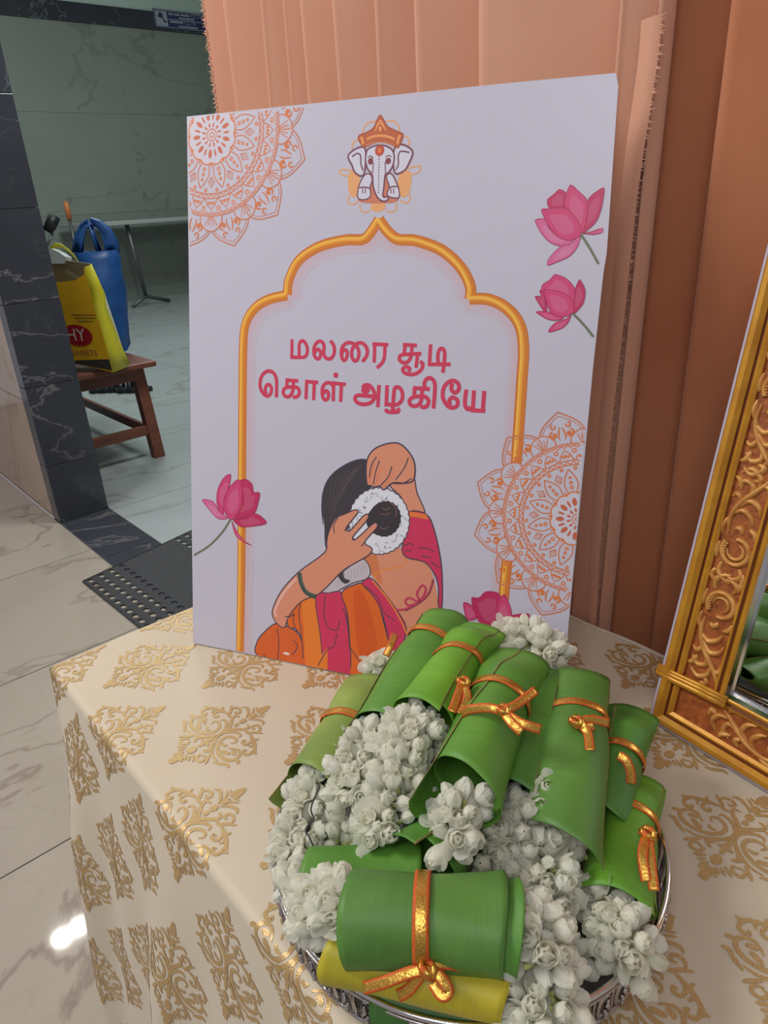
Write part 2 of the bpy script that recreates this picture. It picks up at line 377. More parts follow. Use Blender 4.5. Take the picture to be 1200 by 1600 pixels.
# ------------------------------------------------------------------ table and tablecloth
HT = .80; TX0, TX1, TY0, TY1 = -1.017, .62, .183, .832
tb = empty('side_table', (-.2, .5, 0)); inv = tb.matrix_world
b = MB(); b.box((TX0+.012, TY0+.014, HT-.032), (TX1-.012, TY1-.012, HT-.002)); o = b.build('table_top', 'table_wood', tb); o.location = (.2, -.5, 0)
for x in (TX0+.06, TX1-.11):
    for y in (TY0+.06, TY1-.11):
        b = MB(); b.box((x, y, 0), (x+.05, y+.05, HT-.032), 0, .003); o = b.build('leg', 'table_wood', tb); o.location = (.2, -.5, 0)
tag(tb, 'rectangular table hidden under the cream and gold tablecloth', 'table')
ER = .012
def cloth(s, t):
    """s = x along the table, t = distance from the back edge towards the front, then over the edge and down"""
    top = TY1-TY0-ER
    x, y, z = s, TY1-t, HT
    d = 0
    if t > top:
        q = t-top; al = q/ER
        if al < math.pi/2: y = TY0+ER-ER*math.sin(al); z = HT-ER+ER*math.cos(al)
        else: d = q-ER*math.pi/2; y = TY0-(.15-.10*math.exp(-(s-TX0)/.13))*d; z = HT-ER-d*.989
    k = min(1, d/.25)
    y -= k*(.010+.010*math.sin(s*19+.6)+.006*math.sin(s*41+2.0))*1.2
    x += .02*d*math.exp(-(s-TX0)/.16)
    # faint waviness of the lying cloth
    if d == 0: z += .0010*math.sin(x*13+y*5)*math.sin(y*17+x*3)*min(1, max(0, (y-TY0-.03)/.1))
    return Vector((x, y, z+.0006))
DROP = .74
b = MB()
ss = np.linspace(TX0, TX1, 130)
top = TY1-TY0-ER
ts = list(np.linspace(0, top, 40)) + [top+ER*a for a in np.linspace(.15, math.pi/2, 8)] + [top+ER*math.pi/2+d for d in np.linspace(.02, DROP, 40)]
b.grid([[cloth(s, t) for s in ss] for t in ts])
# left drop and back hem
left_rows = []
for d in np.linspace(0, DROP, 24):
    corner = cloth(TX0, top+ER*math.pi/2+max(d, 0)) if d > 0 else cloth(TX0, top+ER*math.pi/2)
    row = []
    for k, y in enumerate(np.linspace(0, 1, 24)):
        yy = corner.y*(1-y)+TY1*y; row.append((corner.x+.012*math.sin(y*14)*min(1, d/.3), yy, corner.z if d > .01 else HT))
    left_rows.append(row)
b.grid(left_rows)
b.grid([[(s, TY1+.002*min(1, k), HT-.012*k) for s in ss] for k in range(6)])
b.grid([[(TX1+.05*d, y, HT-d) for y in np.linspace(TY0, TY1, 12)] for d in np.linspace(0, DROP, 8)])
tc = b.build('tablecloth', 'tablecloth', None, True); tag(tc, 'cream tablecloth with gold damask print, draped over the table', 'tablecloth')
# hem fold along the back edge
b = MB(); b.tube([(s, TY1-.004+.002*math.sin(s*40), HT+.002) for s in np.linspace(-.62, TX1, 60)], .003, 6); b.build('hem', 'tablecloth', tc, True)

# gold motif, one half traced in table metres and mirrored across its long axis
def motif_pt(cx, cy):
    p = atz(260+cx/6.667, 1080+cy/6.667, HT); return (p[0]+.694, p[1]-.2955)
MS = [ # (points, max width in metres)
 ([(770,520),(792,490),(740,462),(650,460),(570,490),(520,550),(490,640),(500,710),(550,760)], .0050),
 ([(690,575),(735,570),(748,540),(710,512),(640,512),(580,550),(550,610),(560,680),(610,735),(680,757),(750,740),(785,690),(770,650),(720,635),(665,632)], .0052),
 ([(585,655),(630,672),(682,692)], .0060), ([(598,570),(615,600),(655,600)], .0040), ([(700,650),(725,680),(718,705)], .0055),
 ([(750,745),(768,770),(760,795)], .0045), ([(505,770),(580,792),(650,802),(668,835)], .0050),
 ([(590,470),(650,435),(740,430),(830,432),(880,410),(862,378)], .0050),
 ([(845,440),(870,470),(940,465),(1025,475)], .0046), ([(890,480),(920,540),(940,600),(940,692)], .0050), ([(900,690),(930,680),(962,690)], .0035),
 ([(945,430),(915,420),(935,392),(985,400),(995,440),(960,465)], .0042),
 ([(850,560),(825,548),(812,575),(850,592),(900,560),(900,500)], .0042),
 ([(860,655),(825,655),(828,690),(880,695),(930,640)], .0044), ([(905,530),(940,545),(985,532)], .0036), ([(870,610),(900,610),(930,590)], .0036),
 ([(870,330),(950,328),(1020,350),(1022,388)], .0042), ([(945,300),(990,296),(1036,303)], .0030), ([(985,270),(1015,275),(1050,282)], .0026),
 ([(1085,185),(1040,235),(980,270)], .0070), ([(930,300),(905,300),(890,290)], .0040),
 ([(515,515),(440,555),(350,612)], .0062), ([(440,555),(445,585),(440,605)], .0040),
 ([(395,650),(440,655),(480,620),(500,570)], .0056), ([(400,715),(365,695),(330,735),(360,770),(415,745),(412,700)], .0040),
 ([(466,688),(445,745),(418,798)], .0042), ([(300,695),(292,735),(288,772)], .0038), ([(262,705),(250,730),(245,762)], .0034), ([(225,700),(212,725),(210,755)], .0034),
 ([(50,790),(120,745),(185,720)], .0085), ([(160,775),(175,745),(190,700)], .0045),
 ([(520,500),(560,482),(590,470)], .0030), ([(490,640),(470,655),(440,662)], .0040),
]
def motif_ribbons():
    out = []
    for pts, w in MS:
        P = catmull([motif_pt(*p) for p in pts], 5); n = len(P)
        for side in (1, -1):
            rows = []
            for i, p in enumerate(P):
                t = P[min(i+1, n-1)]-P[max(i-1, 0)]; t = t/(np.linalg.norm(t)+1e-9); nn = np.array([-t[1], t[0]])
                f = i/(n-1); ww = w*.47*(.25+.75*min(1, 3.2*f+.05, 3.2*(1-f)+.05)**.7)
                a, c = p+nn*ww, p-nn*ww
                rows.append(((a[0]*side, a[1]), (c[0]*side, c[1])) if side > 0 else ((c[0]*side, c[1]), (a[0]*side, a[1])))
            out.append(rows)
    for (cx, cy, r) in ((905, 280, .0048), (810, 340, .0045), (740, 380, .0032), (280, 650, .0058)):
        c = motif_pt(cx, cy); c = (c[0]*.0 if abs(c[0]) < .006 else c[0], c[1])
        for sgn in ((1,) if c[0] == 0 else (1, -1)):
            P = [(c[0]*sgn+r*math.cos(a), c[1]+r*1.25*math.sin(a)) for a in np.linspace(0, 2*math.pi, 10)]
            out.append([((c[0]*sgn, c[1]), p) for p in P])
    return out
MR = motif_ribbons()
def place_motif(mx, my):
    b = MB(); ok = False
    for ri, rows in enumerate(MR):
        pr = []; hh = .0005+.000004*ri
        for a, c in rows:
            q = []
            for (dx, dy) in (a, c):
                s = mx+dx; t = TY1-(my+dy)
                if not (TX0+.001 < s < TX1 and .004 < t < top+DROP-.01): q = None; break
                p = cloth(s, t); e = 1e-3
                nrm = (cloth(s+e, t)-p).cross(cloth(s, t-e)-p)
                if nrm.length > 0: nrm.normalize()
                q.append(p+nrm*hh)
            if q is None:
                if len(pr) > 1: b.grid(pr)
                pr = []; continue
            pr.append(q)
        if len(pr) > 1: b.grid(pr)
    if b.f: b.build('gold_motif', 'foil', tc, False)
for j in range(-7, 6):
    for i in range(-2, 18):
        x = -.908+.104*i; y = .2965+.101*j
        if (i+j) % 2: continue
        if not (TX0-.03 < x < .56): continue
        place_motif(x, y)

# ------------------------------------------------------------------ poster
PO = np.array([-.914, .368, HT+.003]); PA, PL = .467, .253
pu = np.array([math.cos(PA), math.sin(PA), 0]); ph = np.array([-math.sin(PA), math.cos(PA), 0])
pv = ph*math.sin(PL)+np.array([0, 0, math.cos(PL)]); pn = np.cross(pu, pv)
if pn@(C-PO) < 0: pn = -pn
def p2(px, py):
    r = ray(px, py); t = ((PO-C)@pn)/(r@pn); q = C+r*t-PO; return np.array([q@pu, q@pv])
def p3(uv, h=0): return PO+pu*uv[0]+pv*uv[1]+pn*h
poster = empty('poster', tuple(PO)); 
def local(P): return tuple(np.array(P)-PO)
BL = p2(302, 1006); TL = p2(292, 182); TR = p2(967, 115); BR = p2(876, 1124); BL[1] = 0; BR[1] = 0
quad = [BL, BR, p2(886, 1000), p2(927, 570), p2(943, 425), p2(948, 395), p2(966, 135), TR-np.array([.003, -.001]), p2(780, 131), p2(590, 151), TL]
b = MB(); n_ = len(quad)
b.add([local(p3(q, 0)) for q in quad]+[local(p3(q, -.005)) for q in quad], [tuple(range(n_)), tuple(range(n_, 2*n_))[::-1]]+[(i, i+n_, (i+1) % n_+n_, (i+1) % n_) for i in range(n_)])
b.build('board', 'board', poster)
tag(poster, 'large white poster with arch, lotus and mandala print, leaning behind the flowers', 'poster')
clipq = [BL+[.0015, .0006], BR+[-.001, .0006], TR+[-.002, -.002], TL+[.0015, -.0015]]
def clip_poly(P):
    for i in range(4):
        a, c = clipq[i], clipq[(i+1) % 4]; e = c-a; out = []
        ins = lambda p: e[0]*(p[1]-a[1])-e[1]*(p[0]-a[0]) >= 0
        for k in range(len(P)):
            s, t = P[k-1], P[k]; si, ti = ins(s), ins(t)
            if si != ti:
                d = t-s; den = e[0]*d[1]-e[1]*d[0]; tt = (e[1]*(s[0]-a[0])-e[0]*(s[1]-a[1]))/den if abs(den) > 1e-12 else 0
                out.append(s+d*tt)
            if ti: out.append(t)
        P = out
        if not P: return []
    return P
def inside(p):
    for i in range(4):
        a, c = clipq[i], clipq[(i+1) % 4]; e = c-a
        if e[0]*(p[1]-a[1])-e[1]*(p[0]-a[0]) < 0: return False
    return True
KP = 2.05     # photo colour -> ink colour
class Print:
    def __init__(s, org=(0, 0), sc=1.0, h0=.00025, fs=.000007, ls=.000002): s.fs = fs; s.ls = ls; s.seg = 0; s.b = MB(); s.col = []; s.h = h0; s.org = org; s.sc = sc
    def P(s, p): return p2(s.org[0]+p[0]/s.sc, s.org[1]+p[1]/s.sc)
    def _put(s, uvs, fs, c):
        s.b.add([local(p3(q, s.h)) for q in uvs], fs); s.col += [c]*len(fs)
    def fill_uv(s, P, c, up=True):
        P = clip_poly([np.array(p) for p in P])
        if len(P) < 3: return
        from mathutils.geometry import tessellate_polygon
        tr = tessellate_polygon([[Vector((p[0], p[1], 0)) for p in P]])
        s._put(P, [tuple(t) for t in tr], c)
        if up: s.h += s.fs
    def fill(s, pts, c, n=5, outline=None, w=2.0, smooth=True):
        Q = [s.P(p) for p in pts]
        Q = catmull(Q, n, True) if smooth else Q
        s.fill_uv(Q, c)
        if outline: s.line_uv(list(Q)+[Q[0]], outline, w*.00088)
    def line_uv(s, P, c, w, taper=False, up=True):
        P = [np.array(p) for p in P]; k = len(P); prev = None; hb = s.h
        for i in range(k):
            t = P[min(i+1, k-1)]-P[max(i-1, 0)]; l = np.linalg.norm(t); t = t/l if l > 0 else np.array([1, 0]); nn = np.array([-t[1], t[0]])*w/2
            if taper: f = i/(k-1); nn = nn*(.3+.7*math.sin(math.pi*min(max(f, .02), .98)))
            cur = (P[i]+nn, P[i]-nn) if inside(P[i]) else None
            if prev is not None and cur is not None: s._put([prev[0], prev[1], cur[1], cur[0]], [(0, 1, 2, 3)], c)
            prev = cur; s.h += s.seg
        s.h = hb
        if up: s.h += s.ls
    def line(s, pts, c, w=2.0, n=6, taper=False, closed=False, smooth=True):
        Q = [s.P(p) for p in pts]
        if smooth: Q = catmull(Q, n, closed)
        if closed: Q = list(Q)+[Q[0]]
        s.line_uv(Q, c, w*.00088, taper)
    def disc(s, c, r, colr, ry=None):
        q = s.P(c); R_ = r/s.sc*.00088; R2 = (ry or r)/s.sc*.00088
        s.fill_uv([q+[R_*math.cos(a), R2*math.sin(a)] for a in np.linspace(0, 2*math.pi, 17)[:-1]], colr)
    def build(s, name, label=None):
        me = s.b.mesh(name, 'ink'); at = me.attributes.new('ink', 'FLOAT_COLOR', 'FACE')
        at.data.foreach_set('color', np.array(s.col, dtype=np.float32).ravel())
        o = put(name, me, poster)
        if label: o['label'] = label
        return o
def K(r, g, b): # colour seen in the photo divided by the light falling on the white board
    w = (lin(176/255), lin(171/255), lin(187/255)); bw = (lin(200/255), lin(196/255), lin(210/255))
    return tuple(min(.95, lin(v/255)/w[i]*bw[i]) for i, v in enumerate((r, g, b))) + (1,)

# --- arch
pr = Print(h0=.00006)
archL = [(375,1018),(377,900),(378,760),(379,620),(380,540),(384,506),(398,482),(420,468),(449,461)]
archL2 = [(449,461),(452,436),(468,406),(500,385),(540,375),(567,374),(580,362),(592,343)]
archR2 = [(592,343),(606,362),(622,374),(650,376),(690,391),(720,418),(735,448),(734,467)]
archR = [(734,467),(764,468),(792,482),(812,508),(818,545),(815,600),(809,690),(800,800),(790,900),(784,970)]
glow = [K(182,160,172), K(178,165,178)]
for seg in (archL, archL2, archR2, archR):
    sh = [(x+(9 if x < 592 else -9), y+(0 if y > 560 else 7)) for x, y in seg]
    pr.line(sh, glow[1], 26); 
for seg in (archL, archL2, archR2, archR):
    sh = [(x+(6 if x < 592 else -6), y+(0 if y > 560 else 4)) for x, y in seg]
    pr.line(sh, glow[0], 18)
for seg in (archL, archL2, archR2, archR): pr.line(seg, K(176,96,40), 15.5)
for seg in (archL, archL2, archR2, archR): pr.line(seg, K(190,112,48), 13)
for seg in (archL, archL2, archR2, archR):
    pr.line([(x-2.2, y-1.2) for x, y in seg], K(212,146,50), 6)
for seg in (archL, archL2, archR2, archR):
    pr.line([(x-3.6, y-1.8) for x, y in seg], K(222,170,80), 2.2)
pr.build('printed_arch', 'orange and gold printed arch outline')

# --- mandalas
def mandala(name, cpx, cpy, Rr, rot, label):
    pr = Print(h0=.00018, fs=.0000035, ls=.0000003); c = p2(cpx, cpy); ink = K(186,112,84); ink2 = K(196,108,60)
    def pol(r, a): return c+np.array([math.cos(a), math.sin(a)])*r*Rr
    LW = .0017
    def ring(r, n=96, w=LW): pr.line_uv([pol(r, 2*math.pi*i/n) for i in range(n+1)], ink, w)
    def crv(pts, w=LW, colr=ink, taper=False): pr.line_uv(catmull([pol(r, a) for r, a in pts], 5), colr, w, taper)
    for i in range(12):
        a = rot+i*math.pi/6; h = math.pi/12
        # outer pointed petal and its scrolls
        for s in (-1, 1):
            crv([(.70, a+s*h*.98), (.82, a+s*h*.98), (.91, a+s*h*.62), (1.0, a)])
            crv([(.69, a+s*h*.90), (.81, a+s*h*.88), (.89, a+s*h*.56), (.965, a)], LW*.5)
            sp = [(.80+.040*math.exp(-.22*k)*math.cos(k*.9)*1.0, a+s*(h*.36+.055*math.exp(-.2*k)*math.sin(k*.9))) for k in range(9)]
            crv(sp, LW*2.4, ink2, True)
            sp = [(.88+.022*math.cos(k), a+s*(h*.30+.024*math.sin(k))) for k in range(6)]; crv(sp, LW*1.1, ink2)
            crv([(.74, a+s*h*.12), (.78, a+s*h*.16), (.83, a+s*h*.10), (.86, a+s*h*.05)], LW*1.2, ink2, True)
        # half-round lobe between petals
        am = a+h
        lobe = [(.690, am-h*.62), (.755, am-h*.60), (.815, am-h*.32), (.835, am), (.815, am+h*.32), (.755, am+h*.60), (.690, am+h*.62)]
        Q = catmull([pol(r, t) for r, t in lobe], 5); pr.fill_uv(Q, K(177,171,186)); pr.line_uv(Q, ink, LW)
        for k in (-.34, -.17, 0, .17, .34): crv([(.70, am+h*k*.3), (.79, am+h*k)], LW*.8)
    pr.fill_uv([pol(.70, 2*math.pi*i/96) for i in range(96)], K(177,171,186))
    ring(.70); ring(.685, w=LW*.7)
    for i in range(72):
        a = rot+2*math.pi*i/72; d = math.pi/72
        pr.line_uv([pol(.685, a-d), pol(.662, a), pol(.685, a+d)], ink2, LW*.8, up=False)
    for i in range(24):
        a = rot+2*math.pi*i/24; d = math.pi/24
        pr.line_uv([pol(.545, a-d*.95), pol(.60, a-d*.55), pol(.645, a), pol(.60, a+d*.55), pol(.545, a+d*.95)], ink, LW)
        for s in (-1, 0, 1): crv([(.572, a+s*d*.25), (.598+.008*(s == 0), a+s*d*.42)], LW*2, ink2, True)
        q = pol(.635, a+d); pr.line_uv([q+.018*Rr*np.array([math.cos(t), math.sin(t)]) for t in np.linspace(0, 2*math.pi, 9)], ink2, LW)
    ring(.545); ring(.505)
    for i in range(60):
        a = rot+2*math.pi*i/60; d = math.pi/60
        pr.line_uv([pol(.51, a-d), pol(.535, a), pol(.51, a+d)], ink2, LW*.8, up=False)
    for i in range(12):
        a = rot+i*math.pi/6; h = math.pi/12
        for s in (-1, 1): crv([(.245, a+s*h*.55), (.33, a+s*h*.72), (.40, a+s*h*.42), (.47, a)])
        for r, k in ((.30, 1.0), (.345, .8), (.39, .7)):
            q = pol(r, a); pr.line_uv([q+.014*k*Rr*np.array([math.cos(t), math.sin(t)]) for t in np.linspace(0, 2*math.pi, 9)], ink2, LW)
        am = a+h; dm = [(.36, am), (.405, am-h*.30), (.45, am), (.405, am+h*.30)]
        pr.line_uv([pol(*x) for x in dm+dm[:1]], ink, LW); 
        dm = [(.385, am), (.405, am-h*.14), (.425, am), (.405, am+h*.14)]; pr.line_uv([pol(*x) for x in dm+dm[:1]], ink, LW*.6)
        q = pol(.475, am-h*.5); pr.line_uv([q+.013*Rr*np.array([math.cos(t), math.sin(t)]) for t in np.linspace(0, 2*math.pi, 9)], ink2, LW)
        q = pol(.475, am+h*.5); pr.line_uv([q+.013*Rr*np.array([math.cos(t), math.sin(t)]) for t in np.linspace(0, 2*math.pi, 9)], ink2, LW)
        # orange wedge behind the scallops
        pr.fill_uv([pol(.215, am-h*.35), pol(.285, am), pol(.215, am+h*.35)], ink2)
    scal = [pol(.235+.022*abs(math.cos(6*(t-rot))), t) for t in np.linspace(0, 2*math.pi, 145)[:-1]]
    pr.fill_uv(scal, K(184,177,190)); pr.line_uv(scal+scal[:1], ink2, LW*1.1)
    for i in range(18):
        a = rot+2*math.pi*i/18; l = .20 if i % 2 else .19
        crv([(.125, a), (.16, a), (l, a)], LW*(3.4 if i % 2 else 1.8), K(178,92,66), True)
    for i in range(12):
        a = rot+2*math.pi*i/12; crv([(.065, a), (.085, a+.05), (.105, a)], LW*1.7, K(178,92,66), True)
    pr.line_uv([pol(.05, t) for t in np.linspace(0, 2*math.pi, 25)], ink, LW); pr.line_uv([pol(.022, t) for t in np.linspace(0, 2*math.pi, 13)], ink, LW)
    pr.build(name, label)
R1 = np.linalg.norm(p2(367, 384)-p2(331, 211))
mandala('printed_mandala', 331, 211, R1, math.radians(-76), 'brown line mandala cut by the top left corner')
c2 = (903, 811); R2_ = np.linalg.norm(p2(746, 754)-p2(*c2)); dv = p2(746, 754)-p2(*c2)
mandala('printed_mandala', c2[0], c2[1], R2_, math.atan2(dv[1], dv[0]), 'brown line mandala cut by the right edge')

# --- lettering, traced stroke by stroke
TI = K(186, 58, 84)
pr = Print(h0=.00016, ls=.0000037); pr.seg = .0000012
def strokes(org, sc, lst, w):
    pr.org = org; pr.sc = sc
    for st in lst:
        if len(st) == 2: pr.line(st, TI, w, 2, smooth=False)
        else: pr.line(st, TI, w, 6)
        for e in (st[0], st[-1]):
            if len(st) > 2: pass
strokes((440, 510), 4.2857, [
 [(70,86),(68,212)], [(60,206),(140,208)], [(118,206),(118,125),(130,100),(150,100),(170,135),(172,175),(160,200),(140,208)],
 [(222,178),(240,152),(260,170),(258,205),(238,217),(218,190),(218,140),(240,105),(268,102),(284,130),(282,180),(298,212),(330,215),(352,180),(350,130),(326,95)],
 [(402,195),(412,162),(434,160),(440,188),(430,220),(412,224),(400,190),(406,140),(440,110),(480,115),(506,138),(518,180),(506,225),(482,226),(468,185),(480,138),(512,112),(546,115),(572,150),(570,195),(540,236)],
 [(608,118),(714,123)], [(624,118),(620,242)], [(692,123),(684,225),(638,278)],
 [(812,122),(906,128)], [(828,122),(820,188)], [(874,126),(866,200),(850,232),(822,244),(796,232),(788,208),(806,190),(850,186)], [(840,187),(936,182)],
 [(912,182),(900,278)], [(925,235),(945,250),(938,285),(905,314),(858,322),(820,308),(812,284),(836,270),(858,284),(848,304)],
 [(998,120),(990,258)], [(982,254),(1132,254)], [(1050,250),(1046,195),(1058,155),(1080,150),(1092,180),(1088,250),(1079,310)]], 5.4)
strokes((390, 570), 6.0, [
 [(158,270),(146,230),(162,190),(190,190),(206,225),(194,275),(165,292),(130,272),(98,200),(112,110),(160,62),(215,68),(248,120),(254,200),(250,304)],
 [(336,142),(456,152)], [(352,142),(348,215)], [(410,150),(406,240),(378,292),(342,298),(316,268),(322,228),(350,210)], [(345,210),(430,208),(462,232),(464,275),(436,302),(404,298)],
 [(520,156),(642,166)], [(535,156),(528,324)], [(607,163),(600,330)],
 [(768,170),(902,184)], [(788,172),(784,340)], [(861,182),(853,348)], [(786,210),(764,175),(722,170),(688,204),(680,265),(694,318),(722,326),(740,295),(734,255),(714,244),(694,268)]], 5.6)
pr.disc((808, 97), 25, TI)
strokes((550, 570), 5.217, [
 [(112,192),(90,208),(104,222),(128,212),(128,188),(108,172),(84,192)], [(84,192),(110,164),(150,174),(180,222),(184,268),(152,308),(95,322),(42,306),(24,272),(42,250),(90,250),(220,262)], [(220,165),(210,345)],
 [(286,166),(280,322)], [(264,322),(372,326)], [(335,324),(345,205),(366,182),(396,196),(412,240),(405,290),(370,326)], [(340,326),(330,350),(342,372)], [(276,358),(286,380),(340,386),(388,378)], [(372,352),(386,380)],
 [(498,188),(634,198)], [(510,188),(506,258)], [(572,194),(566,280),(548,320),(514,336),(478,326),(468,292),(494,266),(540,256)], [(540,256),(596,260),(624,292),(612,334),(580,346),(560,336)],
 [(594,195),(590,150),(610,115),(645,110),(674,150),(674,230),(664,356)],
 [(800,330),(794,290),(822,266),(858,288),(858,330),(822,350),(780,335),(742,270),(746,192),(785,142),(830,130),(868,158),(868,205),(836,226),(810,198),(816,150)],
 [(932,202),(920,300),(930,350),(952,362),(968,340)], [(994,208),(985,372)], [(1078,212),(1066,380)], [(966,370),(1086,376)]], 5.8)
pr.build('printed_lettering', 'pink printed lettering in two lines')

# --- lotus flowers
def lotus(org, sc, petals, stem):
    pr = Print(org, sc, .00042, .000008, .000002)
    if stem: pr.line(stem, K(98,104,82), 3.0)
    for pts, c in petals:
        pr.fill(pts, K(*c), 4, smooth=True)
        m = np.mean(np.array(pts, float), 0); inner = [tuple(m+(np.array(p)-m)*.62+np.array([0, 6])) for p in pts]
        lc = tuple(int(v+(200-v)*.16) for v in c); pr.fill(inner, K(*lc), 4)
        pr.line(list(pts)+[pts[0]], K(150,38,76), .9, 4)
    pr.build('printed_lotus')
Pk, Pd, Pl = (186,62,108), (172,46,88), (190,92,136)
lotus((720, 260), 4.615, [([(535,390),(605,380),(640,450),(720,520),(800,535),(800,560),(720,575),(640,545),(580,480)], Pl),
 ([(865,500),(840,580),(780,650),(690,690),(627,712),(640,660),(720,580),(800,555),(830,520)], Pl), ([(890,485),(960,465),(1043,440),(1040,470),(960,490)], Pk),
 ([(625,240),(680,195),(710,168),(755,190),(755,250),(745,300),(640,300)], Pd), ([(1033,155),(1020,270),(980,390),(900,470),(880,480),(905,370),(910,260),(960,195)], Pd),
 ([(790,133),(860,190),(908,250),(905,380),(880,480),(850,420),(760,310),(750,240)], Pk), ([(580,315),(650,305),(740,300),(800,340),(860,430),(865,490),(800,530),(720,520),(640,440)], Pk)],
 [(868,495),(930,590),(1015,745)])
lotus((720, 260), 4.615, [([(535,940),(580,935),(570,900),(595,895),(620,1030),(590,1030)], Pd), ([(540,1050),(620,1045),(690,1075),(740,1095),(690,1110),(620,1100)], Pk),
 ([(795,1075),(770,1130),(720,1170),(632,1193),(680,1130),(750,1105)], Pk), ([(858,815),(895,890),(885,980),(840,1040),(815,1050),(815,930),(830,870)], Pd),
 ([(680,778),(760,810),(820,885),(810,990),(770,930),(680,895),(590,900),(590,855),(640,820)], Pk), ([(600,890),(680,895),(770,930),(810,990),(805,1060),(720,1085),(650,1050),(615,970)], Pk)],
 [(808,1060),(885,1140),(965,1240)])
lotus((280, 700), 4.21, [([(340,175),(300,190),(255,270),(250,370),(290,440),(295,340),(330,250)], Pk), ([(150,340),(220,350),(270,420),(320,460),(260,465),(210,420)], Pl),
 ([(345,475),(375,540),(430,610),(477,640),(420,615),(370,570)], Pk), ([(400,215),(440,205),(480,240),(490,290),(530,297),(515,380),(490,430),(410,460),(370,465),(415,380),(415,270)], Pd),
 ([(355,470),(430,460),(490,430),(540,450),(573,495),(480,515),(400,515)], Pd), ([(390,205),(330,260),(295,350),(300,420),(340,470),(380,440),(410,370),(415,270)], Pk)],
 [(335,470),(290,545),(200,640),(97,705)])
lotus((720, 620), 3.81, [([(15,1225),(65,1240),(110,1300),(60,1330),(30,1310)], Pk), ([(240,1430),(270,1330),(310,1300),(410,1295),(350,1370)], Pd),
 ([(65,1195),(110,1195),(150,1160),(215,1165),(240,1200),(240,1300),(220,1400),(120,1350),(75,1260)], Pd), ([(260,1175),(300,1270),(290,1350),(240,1430),(210,1380),(215,1240)], Pk)], None)

# --- elephant-headed emblem
pr = Print((500, 150), 6.0, .00016, .000006, .0000015)
ORG, BRN, DRK, WHT = K(208,150,104), K(170,92,64), K(112,72,84), K(190,186,202)
for e in ((320,830,58,105), (300,780,40,70), (790,820,62,110), (815,770,42,60), (545,1040,70,40)): pr.disc(e[:2], e[2], ORG, e[3])
for l in ([(400,350),(415,290),(460,250),(520,235)], [(620,235),(690,235),(735,280),(740,330)], [(300,500),(310,440),(360,410)], [(790,375),(830,400),(835,450),(810,480)],
          [(310,700),(240,690),(180,700),(210,740),(300,750)], [(820,680),(890,660),(945,660),(915,720),(830,740)], [(270,940),(265,1000),(320,1015),(355,985)], [(750,975),(800,1005),(845,970),(835,910)],
          [(375,1010),(380,1070),(430,1090),(470,1070)], [(620,1070),(660,1090),(710,1065),(715,1005)]): pr.line(l, ORG, 2)
pr.fill([(355,960),(400,830),(450,730),(560,700),(670,720),(730,830),(740,960),(680,1000),(540,1008),(400,1000)], K(186,112,92))
pr.fill([(420,740),(370,830),(352,930),(375,970),(440,968),(475,930),(470,860),(490,780),(470,735)], WHT, outline=DRK, w=2)
pr.fill([(680,740),(725,830),(745,900),(735,955),(660,950),(630,920),(650,850),(625,770),(640,730)], WHT, outline=DRK, w=2)
pr.line([(368,860),(420,855),(465,865)], DRK, 2); pr.line([(640,865),(680,850),(735,850)], DRK, 2)
for x in (400, 425, 665, 690): pr.line([(x,865),(x+2,915)], DRK, 1.5)
pr.fill([(425,500),(350,490),(265,560),(300,650),(330,720),(390,750),(420,700)], WHT, outline=DRK, w=2.6)
pr.fill([(700,490),(770,455),(868,520),(830,640),(790,700),(715,730),(690,660)], WHT, outline=DRK, w=2.6)
pr.line([(300,570),(350,540),(380,560),(385,640),(405,700)], DRK, 2.2); pr.line([(840,530),(760,520),(735,560),(735,640),(712,695)], DRK, 2.2)
pr.fill([(430,560),(450,500),(510,470),(560,462),(620,470),(680,510),(697,580),(680,660),(640,720),(612,740),(600,850),(590,930),(606,950),(640,940),(630,980),(585,985),(535,945),(500,850),(490,740),(450,690),(430,620)], WHT, outline=DRK, w=2.4)
pr.line([(500,620),(495,720)], DRK, 1.6); pr.line([(610,620),(616,720)], DRK, 1.6)
for y in range(560, 900, 26): pr.line([(556-(y-560)*.02, y), (555-(y-560)*.02, y+14)], DRK, 1.6, smooth=False)
for e in ((475,612,24,28), (640,610,26,26)): pr.disc(e[:2], e[2], K(120,66,72), e[3])
pr.line([(450,580),(475,562),(500,585)], DRK, 1.5); pr.line([(615,580),(640,558),(670,570)], DRK, 1.5)
pr.fill([(565,180),(610,250),(640,290),(720,330),(775,355),(772,400),(735,485),(690,465),(560,425),(440,470),(405,480),(360,400),(375,365),(430,345),(500,300),(530,240)], BRN, 3, outline=K(150,76,52), w=1.6)
for l, w in (([(440,405),(500,380),(562,372),(630,380),(700,405)], 3.2), ([(530,290),(565,230),(602,290)], 2), ([(515,330),(565,255),(620,325)], 1.6), ([(385,385),(400,420),(400,455)], 3.5), ([(750,365),(735,405),(728,450)], 3.5)): pr.line(l, K(212,140,88), w)
for k in range(13): pr.disc((440+k*21, 462-30*math.sin(math.pi*k/12)), 7, K(206,130,84))
pr.disc((565,310), 12, K(216,150,96), 20); pr.disc((560,512), 43, K(172,78,56)); pr.disc((560,512), 14, K(206,120,70), 20)
pr.build('printed_emblem', 'small elephant-headed emblem in a brown crown')

